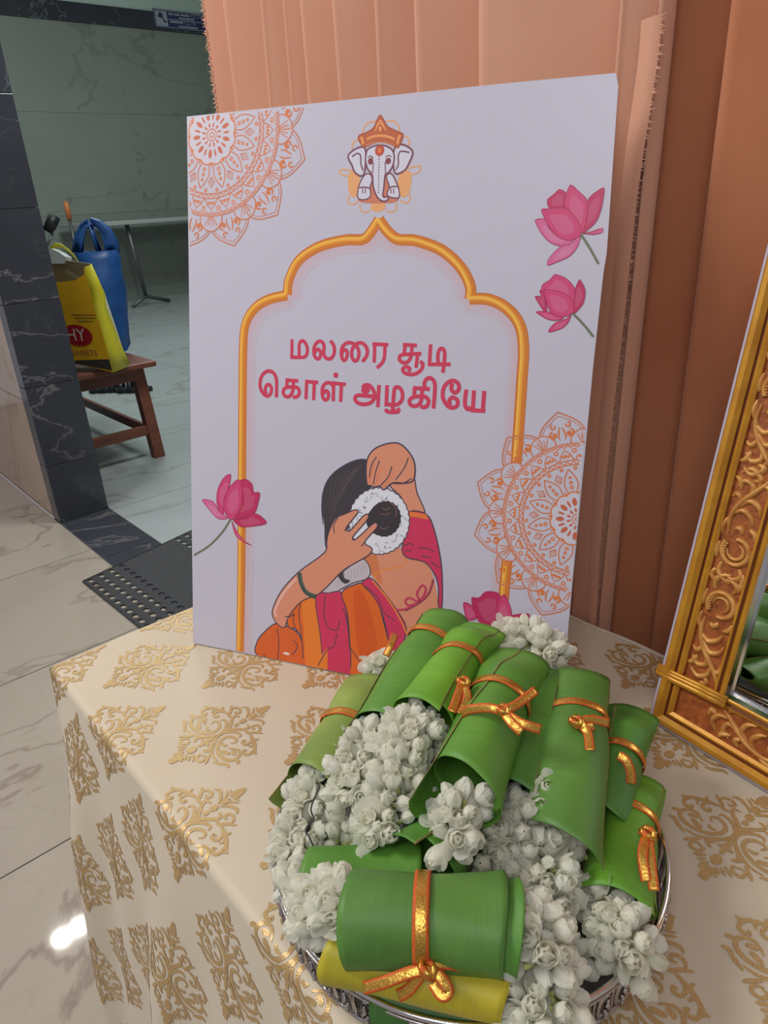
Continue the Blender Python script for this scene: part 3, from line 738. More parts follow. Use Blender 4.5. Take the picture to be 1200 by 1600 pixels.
# --- seated woman with flowers in her hair, seen from behind
pr = Print((380, 660), 3.0, .00016, .000006, .0000015)
SK, SKD, OL = K(196,128,104), K(190,110,72), K(70,58,72)
PNK, ORA, ORB, HR, WH = K(186,50,84), K(200,92,36), K(208,112,44), K(62,56,62), K(200,198,210)
pr.fill([(560,640),(620,600),(740,590),(770,640),(850,650),(890,720),(915,860),(900,960),(790,1010),(720,900),(640,770),(590,700)], SK)
pr.fill([(560,650),(620,620),(640,690),(650,760),(600,710)], SKD)
pr.line([(740,590),(765,640),(740,675),(660,690),(620,710),(625,740)], K(206,122,56), 2)
pr.fill([(690,290),(790,250),(815,330),(852,432),(770,425),(740,350)], SK, outline=OL, w=1.8)
pr.fill([(778,420),(860,432),(900,520),(930,680),(932,860),(915,856),(915,770),(893,705),(850,655),(765,632),(745,585),(770,500)], PNK, outline=OL, w=2)
pr.fill([(780,418),(858,430),(868,456),(820,446),(780,442)], K(204,108,56), smooth=False)
for l in ([(750,580),(780,568),(800,578)], [(822,588),(860,590),(895,606)], [(760,602),(790,600)], [(835,626),(880,634)], [(880,655),(920,680)]): pr.line(l, OL, 1.6)
pr.fill([(583,182),(520,180),(432,230),(382,300),(370,400),(382,480),(390,590),(440,560),(500,480),(560,340),(600,300),(580,270)], HR, outline=OL, w=1.6)
pr.line([(372,330),(368,400),(374,478)], OL, 1.4)
for k in range(8): pr.line([(560-k*20,200+k*8),(520-k*16,240+k*16),(480-k*10,300+k*22)], K(86,76,78), 1)
jag = [(637+(140+5*(i % 2))*math.cos(t)*1.0, 462+(154+5*(i % 2))*math.sin(t)) for i, t in enumerate(np.linspace(0, 2*math.pi, 65)[:-1])]
pr.fill(jag, WH, smooth=False, outline=OL, w=1.8)
r3 = random.Random(9)
for k in range(60):
    t = r3.uniform(0, 6.28); q = r3.uniform(.68, .92); x, y = 637+140*q*math.cos(t), 462+154*q*math.sin(t); a = r3.uniform(0, 3.1)
    pr.line([(x, y), (x+9*math.cos(a)+2, y+9*math.sin(a)), (x+16*math.cos(a), y+16*math.sin(a))], K(120,116,130), 1)
bun = [(665+(73+4*(i % 2))*math.cos(t)-14*math.sin(t)*.3, 452+(82+4*(i % 2))*math.sin(t)) for i, t in enumerate(np.linspace(0, 2*math.pi, 41)[:-1])]
pr.fill(bun, K(56,50,54), smooth=False); pr.fill([(580,440),(640,380),(640,520),(590,500)], K(56,50,54))
for l in ([(690,375),(715,400),(716,440)], [(650,400),(670,410),(690,400)], [(640,490),(660,500),(680,488)], [(645,425),(665,432),(690,424)]): pr.line(l, K(112,76,70), 1.6)
pr.fill([(345,805),(420,740),(480,690),(560,640),(596,690),(580,732),(520,750),(470,775),(420,800)], K(176,164,174), outline=OL, w=1.6)
for k in range(9): pr.line([(440+k*16,770-k*8),(446+k*16,720-k*9)], K(150,138,150), .9)
pr.fill([(440,700),(468,690),(474,728),(502,742),(480,756),(455,738)], HR)
pr.fill([(580,285),(580,180),(620,122),(700,96),(752,112),(800,180),(802,262),(768,284),(700,284),(660,316),(640,298),(612,304),(600,296)], SK, outline=OL, w=2.2)
for l in ([(625,160),(600,205),(592,260)], [(640,180),(622,230),(610,290)], [(698,205),(680,255),(644,296)], [(775,165),(755,215),(715,268)], [(700,285),(750,285),(790,262)]): pr.line(l, OL, 1.8)
for l in ([(585,282),(597,230),(606,196)], [(616,292),(632,238),(650,205)], [(652,302),(685,260),(704,222)]): pr.line([(x+5, y) for x, y in l], K(200,108,70), 1.6)
# garments over the knees
pr.fill([(65,1090),(65,1030),(100,982),(155,942),(215,960),(270,1010),(300,1160),(180,1130)], K(194,88,42), outline=OL, w=2)
pr.fill([(215,960),(210,905),(280,830),(345,812),(360,1180),(290,1150),(275,1010),(240,965)], ORA, 3, outline=OL, w=1.8)
pr.fill([(278,835),(345,812),(365,1170),(300,1160),(285,960)], ORB, 3)
pr.fill([(340,812),(400,800),(466,800),(490,930),(505,1060),(512,1140),(502,1200),(392,1180),(360,980)], PNK, 3, outline=OL, w=1.6)
pr.fill([(392,1180),(340,1130),(375,1080),(395,1060),(395,1120)], ORB, 3)
pr.fill([(462,800),(520,762),(570,755),(622,812),(660,940),(692,1070),(720,1250),(520,1230),(505,1100),(490,900)], ORA, 3, outline=OL, w=2)
pr.fill([(520,790),(565,800),(610,930),(630,1060),(600,1140),(545,1080),(520,900)], K(190,80,32), 3)
pr.fill([(558,755),(600,730),(650,785),(720,880),(765,965),(740,1060),(705,1120),(690,1060),(655,905),(612,815)], PNK, 3, outline=OL, w=1.8)
pr.line([(605,740),(680,830),(740,930),(775,1010)], K(206,122,56), 2.6)
for l in ([(385,812),(380,900),(400,960),(440,972),(452,930)], [(440,990),(425,1050),(395,1066),(345,1150)], [(575,770),(630,820),(660,890),(712,930)], [(470,870),(490,950),(500,1060)], [(500,1050),(540,1110),(590,1150)],
          [(160,965),(168,1040),(162,1110)], [(235,1020),(255,1050),(230,1090)], [(95,1085),(105,1100)], [(240,895),(235,930),(255,990)], [(270,850),(262,900),(275,1000)]): pr.line(l, OL, 1.6)
pr.disc((203, 1083), 20, K(206,190,186), 7)
# left arm and hand
pr.fill([(400,520),(430,452),(470,432),(525,410),(537,424),(486,490),(500,508),(560,442),(584,430),(582,456),(515,536),(530,546),(610,474),(630,480),(620,502),(570,562),(604,590),(588,622),(520,662),(460,702),(360,800),(275,838),(215,908),(192,962),(150,932),(138,880),(180,790),(262,700),(380,612),(392,560)], SK, 4, outline=OL, w=2)
for l in ([(448,440),(425,480),(428,518)], [(486,490),(476,510)], [(570,562),(555,580)], [(195,908),(220,910),(240,896)]): pr.line(l, OL, 1.8)
for l in ([(160,910),(150,880),(190,800),(250,730)], ): pr.line(l, K(208,160,150), 4)
pr.line([(264,704),(272,750),(296,796),(344,818)], K(60,72,66), 8); pr.line([(268,712),(280,756),(302,792),(336,808)], K(84,98,90), 2)
# blouse tie
for l in ([(892,735),(870,800),(830,840),(760,875),(715,878)], [(830,840),(815,800),(840,764),(856,780),(842,820),(820,842)], [(818,842),(780,822),(760,838),(775,858),(815,848)]): pr.line(l, K(176,56,84), 3.4)
for l in ([(892,735),(870,800),(830,840),(760,880)],): pr.line([(x, y+5) for x, y in l], OL, 1)
pr.build('printed_figure', 'drawing of a seated woman in orange and pink sari, white flowers in her hair')

# ------------------------------------------------------------------ gilded mirror
GO = atz(1018, 1125, HT); g1 = atz(1200, 1237, HT); gu = (g1-GO).normalized(); gh = Vector((-gu.y, gu.x, 0)); GL = math.radians(11)
gv = gh*math.sin(GL)+Vector((0, 0, math.cos(GL))); gn = gu.cross(gv)
if gn.dot(Vector(C)-GO) < 0: gn = -gn
GW, GH = .42, .58
mir = empty('framed_mirror'); mir.matrix_world = basis(GO+gn*.002+Vector((0, 0, .003)), gu, gv, -gn if gu.cross(gv).dot(gn) < 0 else gn)
SG = 1 if gu.cross(gv).dot(gn) > 0 else -1
tag(mir, 'gilded carved frame mirror leaning on the curtain at the right', 'mirror')
PROF = [(0, -.012, 0), (0, .004, 0), (.003, .005, 0), (.0035, .006, 1), (.008, .011, 1), (.013, .011, 1), (.0175, .006, 1), (.018, .004, 2), (.0205, .004, 2), (.021, .006, 1), (.0245, .008, 1), (.028, .005, 1),
        (.0285, .002, 3), (.067, .002, 3), (.0675, .005, 1), (.071, .007, 1), (.0735, .004, 2), (.0755, .006, 1), (.079, .008, 1), (.0815, .006, 1), (.082, .008, 4), (.0865, .007, 4), (.0875, .0005, 4)]
def corner(d, k): return ((d, d), (GW-d, d), (GW-d, GH-d), (d, GH-d))[k % 4]
for k, nm in ((3, 'rail'), (0, 'rail'), (1, 'rail'), (2, 'rail')):
    b = MB()
    for (d0, h0, _), (d1, h1, mi) in zip(PROF[:-1], PROF[1:]):
        a, c = corner(d0, k), corner(d0, k+1); e, f = corner(d1, k), corner(d1, k+1)
        b.add([(a[0], a[1], h0*SG), (c[0], c[1], h0*SG), (f[0], f[1], h1*SG), (e[0], e[1], h1*SG)], [(0, 1, 2, 3)], mi)
    b.build(nm, ['frame_edge', 'frame_gold', 'frame_line', 'frame_field', 'silver_pol'], mir)
b = MB(); b.add([(x, y, -.012*SG) for x, y in (corner(0, 0), corner(0, 1), corner(0, 2), corner(0, 3))], [(0, 1, 2, 3)]); b.build('back_board', 'frame_edge', mir)
b = MB(); b.add([(x, y, .001*SG) for x, y in (corner(.086, 0), corner(.086, 1), corner(.086, 2), corner(.086, 3))], [(0, 1, 2, 3)]); b.build('mirror_glass', 'mirror', mir)
# carved scroll ornament: x along the rail, y across it
def scroll_mesh():
    b = MB()
    def st(pts, w, h=.0030, taper=True):
        P = catmull(pts, 5); n = len(P); rows = []
        for i, p in enumerate(P):
            t = P[min(i+1, n-1)]-P[max(i-1, 0)]; t /= np.linalg.norm(t)+1e-9; nn = np.array([-t[1], t[0]]); f = i/(n-1)
            q = (.25+.75*math.sin(math.pi*min(1, max(0, .08+.9*f)))) if taper else 1
            rows.append([(p[0]+nn[0]*w*1.45*q*s, p[1]+nn[1]*w*1.45*q*s, (.0022+h*q*c)*SG) for s, c in ((-1, 0), (-.6, .75), (0, 1), (.6, .75), (1, 0))])
        b.grid(rows)
    # ribbed C scroll
    ctr = np.array([.028, .002])
    arc = [ctr+np.array([math.cos(a), math.sin(a)])*r for a, r in zip(np.linspace(-2.2, 3.3, 14), np.linspace(.0165, .0135, 14))]
    st(arc, .0020, .0036, False)
    arc = [ctr+np.array([math.cos(a), math.sin(a)])*r for a, r in zip(np.linspace(-1.6, 3.0, 12), np.linspace(.0105, .0070, 12))]; st(arc, .0016)
    for a in np.linspace(-2.0, 3.2, 22): st([ctr+np.array([math.cos(a), math.sin(a)])*.0118, ctr+np.array([math.cos(a), math.sin(a)])*.0150], .0008, .0026, False)
    # stem and leaves
    st([(.010, -.012), (-.006, -.014), (-.024, -.008), (-.042, .006), (-.056, .017), (-.066, .019)], .0022, .0038)
    for s in ([(-.012, -.012), (-.018, -.002), (-.012, .008), (-.004, .012)], [(-.020, -.008), (-.030, .002), (-.026, .013), (-.016, .017)], [(-.034, .000), (-.046, .002), (-.050, -.008), (-.042, -.015)],
              [(-.046, .008), (-.058, .006), (-.064, -.004), (-.058, -.014)], [(-.026, -.006), (-.034, -.012), (-.030, -.018)], [(.046, .010), (.054, .014), (.060, .006), (.056, -.004)], [(.044, -.010), (.054, -.012), (.062, -.006), (.066, .004)],
              [(.000, .010), (.004, .017), (.012, .019)], [(-.006, -.016), (.004, -.019), (.014, -.018)], [(.050, .016), (.060, .018), (.068, .014)], [(.054, -.016), (.062, -.018), (.068, -.014)], [(-.050, .012), (-.048, .019), (-.038, .020)], [(.008, .004), (.002, .000), (.004, -.006)], [(-.060, .004), (-.068, .008), (-.070, .000)], [(-.040, -.010), (-.050, -.014), (-.052, -.020)], [(.020, .020), (.030, .021), (.040, .019)], [(.022, -.019), (.032, -.020), (.042, -.018)]): st(s, .0023, .0034)
    return b.mesh('carved_scroll', 'frame_scroll', True)
SCM = scroll_mesh()
def scroll(x, y, rot, flip=1):
    o = put('carved_scroll', SCM, mir); o.location = (x, y, 0); o.rotation_euler.z = rot; o.scale = (1, flip, 1)
fm = .0477
for i, v in enumerate((.150, .272, .394, .516)): scroll(fm, v, -math.pi/2 if i % 2 else math.pi/2, 1 if i % 2 else -1); scroll(GW-fm, v, math.pi/2, 1 if i % 2 else -1)
for i, u_ in enumerate((.138, .278)): scroll(u_, fm, 0, -1 if i % 2 else 1); scroll(u_, GH-fm, 0, 1 if i % 2 else -1)
b = MB()
for k, (v, r) in enumerate(((.0715, .0042), (.0765, .0034), (.0805, .0026))): b.tube([(-.003, v-.004, (.0065)*SG), (.02, v-.003, .0085*SG), (.05, v-.001, .0085*SG), (.0855, v, .008*SG)], r, 8, 0)
b.build('moulded_ledge', 'frame_gold', mir, True)

# ------------------------------------------------------------------ silver tray
TC = Vector((-.351, .377, HT+.0014)); TR_ = .186
tray = empty('silver_tray', TC); tag(tray, 'round silver openwork tray holding the jasmine bundles', 'tray')
def lathe(prof, n=120):
    return [[(r*math.cos(2*math.pi*j/n), r*math.sin(2*math.pi*j/n), z) for j in range(n)] for r, z in prof]
b = MB(); b.grid(lathe([(.0005, .006), (.10, .006), (.150, .0055), (.166, .007), (.176, .012), (.1775, .011), (.167, .005), (.150, .0015), (.1, .001), (.0005, .001)]), 0, True); b.build('base_plate', 'silver_dark', tray, True)
ring = lambda r, z, rad, nm, m_: (lambda q: (q.tube([(r*math.cos(a), r*math.sin(a), z) for a in np.linspace(0, 2*math.pi, 145)[:-1]], rad, 8, 0, True), q.build(nm, m_, tray, True)))(MB())
ring(TR_, .0535, .0026, 'rim', 'silver_pol'); ring(TR_+.0016, .0488, .0013, 'rim_bead', 'silver'); ring(TR_-.002, .0135, .0022, 'foot_ring', 'silver'); ring(TR_-.004, .0100, .0018, 'foot_ring', 'silver_dark')
b = MB(); n = 14
ov = [(.0062*math.cos(a)*(1-.12*math.sin(a)), .0185*math.sin(a)) for a in np.linspace(0, 2*math.pi, n+1)[:-1]]
fr_ = [(x, .0012, z) for x, z in ov]; bk = [(x, -.0006, z) for x, z in ov]; cf = [(x*.7, .0026, z*.8) for x, z in ov]
b.add(cf+fr_+bk, [tuple(range(n))]+[(i, (i+1) % n, n+(i+1) % n, n+i) for i in range(n)]+[(n+i, n+(i+1) % n, 2*n+(i+1) % n, 2*n+i) for i in range(n)]+[tuple(range(2*n, 3*n))[::-1]])
for x, z, r in ((0, .010, .0021), (0, .0045, .0026), (-.0022, -.001, .0017), (.0022, -.001, .0017), (0, -.0065, .0024), (0, -.012, .0017)): b.ball((x, .0028, z), r, 6)
b.tube([(-.0062, 0, -.018), (-.0086, .0006, -.006), (-.0072, .0008, .006), (-.0092, 0, .018)], .0010, 5)
FPM = b.mesh('filigree_panel', 'silver', True)
NP = 60
for k in range(NP):
    a = 2*math.pi*k/NP; o = put('filigree_panel', FPM, tray); o.location = ((TR_-.0005)*math.cos(a), (TR_-.0005)*math.sin(a), .0315); o.rotation_euler = (math.radians(-3), 0, a-math.pi/2)

# ------------------------------------------------------------------ jasmine flowers
def petal(b, az, l, w, r0, flare, cup, curl, twist=0, mi=0, ns=6, nt=4):
    rows = []
    for i in range(ns):
        s = i/(ns-1)
        rho = r0+flare*l*(s**1.25)+cup*l*math.sin(math.pi*s)*.5
        z = l*s*(1-.25*flare)-curl*l*s*s
        ww = w*math.sin(math.pi*(.12+.82*s))**.70
        row = []
        for j in range(nt):
            t = j/(nt-1)*2-1; x = ww*t; dr = -abs(t)**2*ww*.55*(1.0 if flare < .5 else -.5)
            a = az+twist*s; rr = rho+dr
            row.append((rr*math.cos(a)-x*math.sin(a), rr*math.sin(a)+x*math.cos(a), z))
        rows.append(row)
    b.grid(rows, mi)
def flower_mesh(kind, seed):
    r = random.Random(seed); b = MB(); l = .0150
    if kind == 'bud':
        for k in range(5): petal(b, k*2*math.pi/5, l*1.0, .0062, .0016, -.06, .56, 0, .5)
        for k in range(3): petal(b, k*2*math.pi/3+.5, l*1.02, .0046, .0006, .0, .32, 0, .4)
    elif kind == 'half':
        for k in range(6): petal(b, k*2*math.pi/6+r.uniform(-.2, .2), l*r.uniform(.88, 1.15), .0060, .0015, r.uniform(.15, .45), .42, .06, .3)
        for k in range(5): petal(b, k*2*math.pi/5+.4, l*1.0, .0056, .0008, .02, .38, 0, .4)
        for k in range(3): petal(b, k*2*math.pi/3, l*.95, .0042, .0004, .0, .22, 0, .4)
    else:
        for k in range(7): petal(b, k*2*math.pi/7+r.uniform(-.2, .2), l*r.uniform(.9, 1.2), .0056, .0015, r.uniform(.45, .85), .28, .16, .2)
        for k in range(6): petal(b, k*2*math.pi/6+.3, l*.95, .0060, .0010, .24, .40, .04, .3)
        for k in range(3): petal(b, k*2*math.pi/3, l*.80, .0050, .0006, .04, .40, 0, .5)
    b.tube([(0, 0, -.0075), (0, 0, -.004), (0, 0, .0015)], [.0013, .0020, .0024], 6, 1)
    return b.mesh('jasmine_flower', ['petal', 'calyx'], True)
FM = [flower_mesh(k, i) for i, k in enumerate(('bud', 'half', 'open', 'half', 'open', 'bud'))]
FWT = [.20, .28, .14, .22, .08, .08]
ROLLS = []; PENDING = []
def in_leaf(p):
    for A_, B_, ra, rb in ROLLS:
        ab = B_-A_; g = (p-A_).dot(ab)/ab.length_squared
        if -.02 < g < .95 and (p-(A_+ab*g)).length < (ra+(rb-ra)*g)+.006: return True
    return False
def flowers(parent, path, rad, n, seed, scale=1.0, zmin=HT+.014):
    r = random.Random(seed); P = [atz(px, py, z) for px, py, z in path]; inv_ = parent.matrix_world.inverted(); done = []
    seg = [(P[i], P[i+1]) for i in range(len(P)-1)] or [(P[0], P[0]+Vector((0, 0, .001)))]
    wts = [max((b_-a_).length, .004)+rad*(.9 if k in (0, len(seg)-1) else .2) for k, (a_, b_) in enumerate(seg)]
    tries = 0
    while len(done) < n and tries < n*60:
        tries += 1
        a_, b_ = r.choices(seg, wts)[0]; t = r.uniform(-.0, 1); c = a_.lerp(b_, t)
        d = Vector((r.gauss(0, 1), r.gauss(0, 1), r.gauss(.25, 1))).normalized()
        if d.z < -.55: continue
        q = c+d*rad*r.uniform(.72, .95)
        if q.z < zmin: continue
        if any((q-x).length < .0098*scale for x in done): continue
        ax = (d+Vector((r.uniform(-.5, .5), r.uniform(-.5, .5), r.uniform(-.3, .5)))).normalized()
        if in_leaf(q) or in_leaf(q+ax*.010): continue
        done.append(q)
        o = put('jasmine_flower', r.choices(FM, FWT)[0], parent); s = scale*r.uniform(.85, 1.25)
        mw = Matrix.Translation(q-ax*.006) @ ax.to_track_quat('Z', 'Y').to_matrix().to_4x4() @ Matrix.Rotation(r.uniform(0, 6.28), 4, 'Z') @ Matrix.Scale(s, 4)
        o.matrix_local = inv_ @ mw

# ------------------------------------------------------------------ banana-leaf bundles
def roll_frame(P0, P1):
    d = (P1-P0); Ln = d.length; d.normalize(); e1 = d.cross(Vector((0, 0, 1))).normalized(); e2 = e1.cross(d).normalized()
    return d, Ln, e1, e2
def roll_surface(P0, P1, r0, r1, flat, sr, seed, pinch):
    d, Ln, e1, e2 = roll_frame(P0, P1); ph = random.Random(seed).uniform(0, 6)
    def pt(th, s, f, off=0):
        g = s/Ln
        rad = (r0+(r1-r0)*g)*(1+.07*f)*(1-(.09 if pinch else .02)*math.exp(-((g-sr)/.12)**2))*(1+.022*math.sin(3*th+ph+g*3)+.010*math.sin(7*th+g*9))+off
        if g > .9: rad *= 1+.25*(g-.9)
        pk = min(1, max(0, g/.30)); pk = pk*pk*(3-2*pk); fz = flat*(1-pinch*(1-pk))*(1+.05*math.sin(g*7+ph*2)); fx = 1+.16*pinch*(1-pk)+.05*math.sin(g*5+ph)
        return P0+d*s+e1*math.cos(th)*rad*fx+e2*(math.sin(th)*rad*fz-pinch*(1-pk)*rad*.25)
    return pt, d, Ln, e1, e2, ph
def leaf_roll(parent, P0, P1, r0, r1, turns, end, slant0, slant1, color, flat, sr, seed, edge=True, name='leaf_wrap', pinch=.5, skew=0):
    pt, d, Ln, e1, e2, ph = roll_surface(P0, P1, r0, r1, flat, sr, seed, pinch); nth, ns = 60, 24; rows = []; uvs = []
    for i in range(nth+1):
        f = 1-(1-i/nth)**1.0 if i < nth-1 else (1-.006 if i == nth-1 else 1.0)
        row = []
        for j in range(ns+1):
            th0 = end-2*math.pi*turns
            a0 = -slant0*f; g0 = j/ns
            th = th0+f*(2*math.pi*turns+skew*(g0-.5))
            a0 += .003*math.sin(th*2+ph); a1 = Ln+slant1*(f-.5)*min(1, turns)+.003*math.sin(th*1.7+ph)
            s = a0+(a1-a0)*g0
            row.append(pt(th, s, f)); uvs.append((f*turns, s/.2))
        rows.append(row)
    inv_ = parent.matrix_world.inverted(); b = MB(); b.grid([[inv_@p for p in row] for row in rows])
    if edge:
        for k in range(ns): b.m[(nth-1)*ns+k] = 1
    me = b.mesh(name, ['leaf', 'leaf_edge'], True); ul = me.uv_layers.new(name='UVMap')
    for lp in me.loops: ul.data[lp.index].uv = uvs[lp.vertex_index]
    o = put(name, me, parent); o.color = color; solid(o, .0007, 0); return o
def ribbon_strip(parent, pts, width, nrm=None, name='ribbon_tail', smooth=True):
    P = [Vector(p) for p in (catmull([tuple(p) for p in pts], 6) if smooth else pts)]; inv_ = parent.matrix_world.inverted(); rows = []
    for i, p in enumerate(P):
        t = (P[min(i+1, len(P)-1)]-P[max(i-1, 0)]).normalized(); n_ = nrm[i] if isinstance(nrm, list) else (nrm or (Vector(C)-p).normalized())
        w = t.cross(n_).normalized()*width/2
        rows.append([p+w, p+w*.6+n_*.0004, p+n_*.0006, p-w*.6+n_*.0004, p-w])
    b = MB(); o_ = b.grid([[inv_@q for q in r_] for r_ in rows])
    for k in range(len(b.f)): b.m[k] = 1 if k % 4 in (0, 3) else 0
    o = b.build(name, ['ribbon_gold', 'ribbon_edge'], parent, True); solid(o, .0006); bpy.context.view_layer.update(); return o
def ribbon_band(parent, P0, P1, r0, r1, g, flat, width, tilt=0, seed=1, pinch=0):
    pt, d, Ln, e1, e2, ph = roll_surface(P0, P1, r0, r1, flat, g, seed, pinch); pts = []; nr = []
    for a in np.linspace(0, 2*math.pi, 49):
        p = pt(a, Ln*g+tilt*math.cos(a), 1.0, .0016); pts.append(p); nr.append((e1*math.cos(a)*flat+e2*math.sin(a)).normalized())
    return ribbon_strip(parent, pts, width, nr, 'ribbon', False)
def knot(parent, p, s=1.0):
    inv_ = parent.matrix_world.inverted(); b = MB(); r = random.Random(2)
    for k in range(3):
        a0 = k*1.1; pts = [inv_@(Vector(p)+Vector((math.cos(a+a0)*.0058*s, math.sin(a+a0)*.0040*s, .003*math.sin(2*a+k)*s))) for a in np.linspace(0, 2*math.pi, 13)[:-1]]
        b.tube(pts, .0026*s, 6, k % 2, True)
    return b.build('knot', ['ribbon_gold', 'ribbon_edge'], parent, True)
G1, G2, G3, G4, OLV, YEL, DKG = (rgb(*c, 1.25) for c in ((84,132,50), (98,150,46), (74,122,50), (80,122,54), (122,142,70), (172,160,44), (58,98,44)))
GROUP = 'jasmine bundles wrapped in banana leaf on the tray'
def bundle(label, p0, p1, r0, r1=None, color=G1, turns=1.3, start=.4, sl=(.0, .02), flat=.88, rib=.35, pinch=.5, rw=.0095, tilt=0, fl=(), tails=(), kn=None, seed=1, edge=True, skew=0):
    P0, P1 = atz(*p0), atz(*p1); r1 = r1 or r0; root = empty('jasmine_bundle', (P0+P1)/2); bpy.context.view_layer.update()
    tag(root, label, 'flower bundle', GROUP)
    leaf_roll(root, P0, P1, r0, r1, turns, start, sl[0], sl[1], color, flat, rib if rib else -5, seed, edge, 'leaf_wrap', pinch, skew)
    rb = root
    if rib: rb = ribbon_band(root, P0, P1, r0, r1, rib, flat, rw, tilt, seed, pinch)
    if kn: knot(rb, atz(*kn))
    for t in tails: ribbon_strip(rb, [atz(*q) for q in t], .0085)
    ROLLS.append((P0, P1, r0*1.04, r1*1.04))
    for k, (path, rad, n) in enumerate(fl): PENDING.append((root, path, rad, int(n*1.3), seed*31+k, 1.12))
    return root, P0, P1
bundle('olive leaf bundle at the far left of the tray, gold ribbon, withered leaf edge', (580,1062,.898), (492,1232,.880), .026, .034, OLV, 1.5, -.15, (.0, .045), .8, .47, .5, .0095, 0,
       [([(490,1238,.872), (472,1300,.858), (466,1350,.848)], .023, 44), ([(520,1300,.865), (545,1310,.865)], .013, 9)], seed=1, skew=.4)
bundle('tallest green leaf bundle at the back left, ribbon near its top', (696,972,.945), (592,1150,.925), .0285, .031, G1, 1.35, .35, (.0, .03), .9, .24, .1, .0095, -.004,
       [([(575,1158,.920), (552,1215,.908), (550,1240,.902)], .024, 34), ([(590,1036,.905), (602,1042,.905)], .012, 8)], [[(617,990,.955), (612,1005,.955), (603,1025,.945)]], seed=2)
bundle('bright lime green leaf bundle with knotted orange ribbon, above the poster lotus', (752,978,.955), (662,1120,.945), .0265, .029, G2, 1.25, 2.3, (.0, .02), .92, .45, .75, .0085, .006,
       [([(648,1138,.938), (632,1200,.925), (615,1260,.905), (598,1320,.885)], .029, 78)], [[(722,1068,.972), (716,1085,.970), (706,1112,.966)], [(722,1068,.972), (730,1090,.968), (716,1115,.96)]], (724,1066,.972), seed=3)
bundle('broad green leaf bundle in the middle with the largest ribbon bow', (808,1026,.945), (722,1240,.940), .032, .033, G1, 1.45, 1.05, (.0, .06), .88, .38, .55, .0095, -.004,
       [([(722,1262,.934), (708,1310,.917)], .021, 28), ([(800,992,.925), (840,1008,.925), (862,1030,.92)], .021, 32)],
       [[(785,1110,.982), (805,1102,.984), (838,1078,.986)], [(785,1112,.982), (815,1130,.980), (845,1140,.975)], [(785,1112,.982), (765,1106,.984), (735,1108,.978), (720,1115,.970)], [(788,1114,.982), (800,1130,.980), (815,1144,.975)]], (786,1110,.982), seed=4, skew=-1.3)
bundle('green leaf bundle half hidden under the middle bundle with the bow', (858,1052,.922), (806,1240,.905), .027, .028, G3, 1.3, 2.2, (.0, .02), .9, None, .5, .009, 0,
       [([(782,1272,.892), (770,1325,.884), (760,1352,.872)], .022, 30)], seed=5)
bundle('green leaf bundle right of the middle with ribbon ends pointing right', (906,1062,.918), (882,1272,.905), .031, .034, G4, 1.4, 2.75, (.0, .115), .9, .36, .3, .009, .003,
       [([(858,1262,.905), (812,1295,.898), (818,1340,.885), (868,1385,.872)], .027, 66)], [[(905,1128,.950), (925,1124,.950), (952,1130,.945)], [(905,1130,.950), (918,1145,.948), (922,1172,.944)], [(905,1130,.950), (915,1136,.950), (928,1134,.947)]], (900,1128,.950), seed=6)
bundle('slim dark green leaf bundle near the mirror with folded tip', (990,1108,.892), (936,1290,.878), .0235, .027, G3, 1.35, 1.15, (.0, .03), .9, .47, .7, .0085, .002,
       [([(930,1312,.876), (925,1375,.868)], .016, 18)], [[(966,1180,.926), (978,1188,.924), (985,1205,.916), (986,1225,.905)]], seed=7, skew=.5)
bundle('short green leaf bundle against the right rim with hanging orange ribbon', (992,1218,.868), (962,1410,.862), .026, .031, G2, 1.35, 2.6, (.0, .03), .9, .38, .6, .009, -.002,
       [([(952,1428,.865), (972,1462,.862), (985,1490,.858)], .021, 28), ([(900,1500,.845), (880,1480,.850)], .010, 6)], [[(1012,1303,.902), (1016,1340,.898), (1022,1392,.888)], [(1012,1303,.902), (1004,1335,.900), (1010,1378,.890)]], (1012,1303,.903), seed=8)
root, P0, P1 = bundle('front bundle lying across the tray, wide gold ribbon, yellow leaf below', (542,1434,.905), (788,1446,.905), .0345, .0345, G4, 1.35, -.75, (.0, .0), .92, .49, 0, .0125, 0,
       [([(530,1418,.902), (498,1425,.890)], .026, 30), ([(815,1450,.902), (842,1492,.890), (850,1550,.872), (838,1590,.862)], .027, 66)],
       [[(668,1514,.905), (640,1520,.903), (600,1535,.896), (568,1544,.888)], [(668,1514,.905), (692,1505,.906), (722,1508,.902)], [(668,1514,.905), (686,1525,.904), (700,1548,.898), (690,1555,.896), (676,1535,.900)], [(660,1518,.904), (640,1545,.893), (622,1556,.886)]], (668,1514,.906), seed=9, edge=False)
leaf_roll(root, atz(735, 1446, .9040), atz(812, 1453, .9040), .0312, .0322, 1.2, -.7, 0, .0, G3, .92, -5, 29, False, 'inner_leaf', 0)
leaf_roll(root, atz(512, 1490, .880), atz(790, 1556, .868), .020, .018, 1.1, 3.2, 0, .01, YEL, 1.0, -5, 19, False, 'yellow_leaf', 0)
bundle('green leaf bundle lying behind the front bundle at the left rim', (478,1378,.868), (655,1372,.868), .0285, .0285, G1, 1.3, -.7, (.0, .0), .95, None, 0, .009, 0,
       [([(468,1395,.862), (462,1372,.860)], .017, 12)], seed=10)
bundle('open-ended green leaf roll between the front and middle bundles', (735,1275,.885), (660,1352,.892), .026, .031, G3, 1.4, 1.6, (.0, .03), .9, None, .5, .009, 0,
       [([(735,1350,.868), (790,1385,.862)], .018, 16)], seed=11)
bundle('lowest dark green leaf bundle under the yellow leaf at the front rim', (590,1560,.838), (770,1592,.838), .021, .021, DKG, 1.3, -.5, (.0, .0), .95, None, 0, .009, 0,
       [([(745,1582,.835), (770,1590,.835)], .013, 8)], seed=12)
for a_ in PENDING: flowers(*a_)
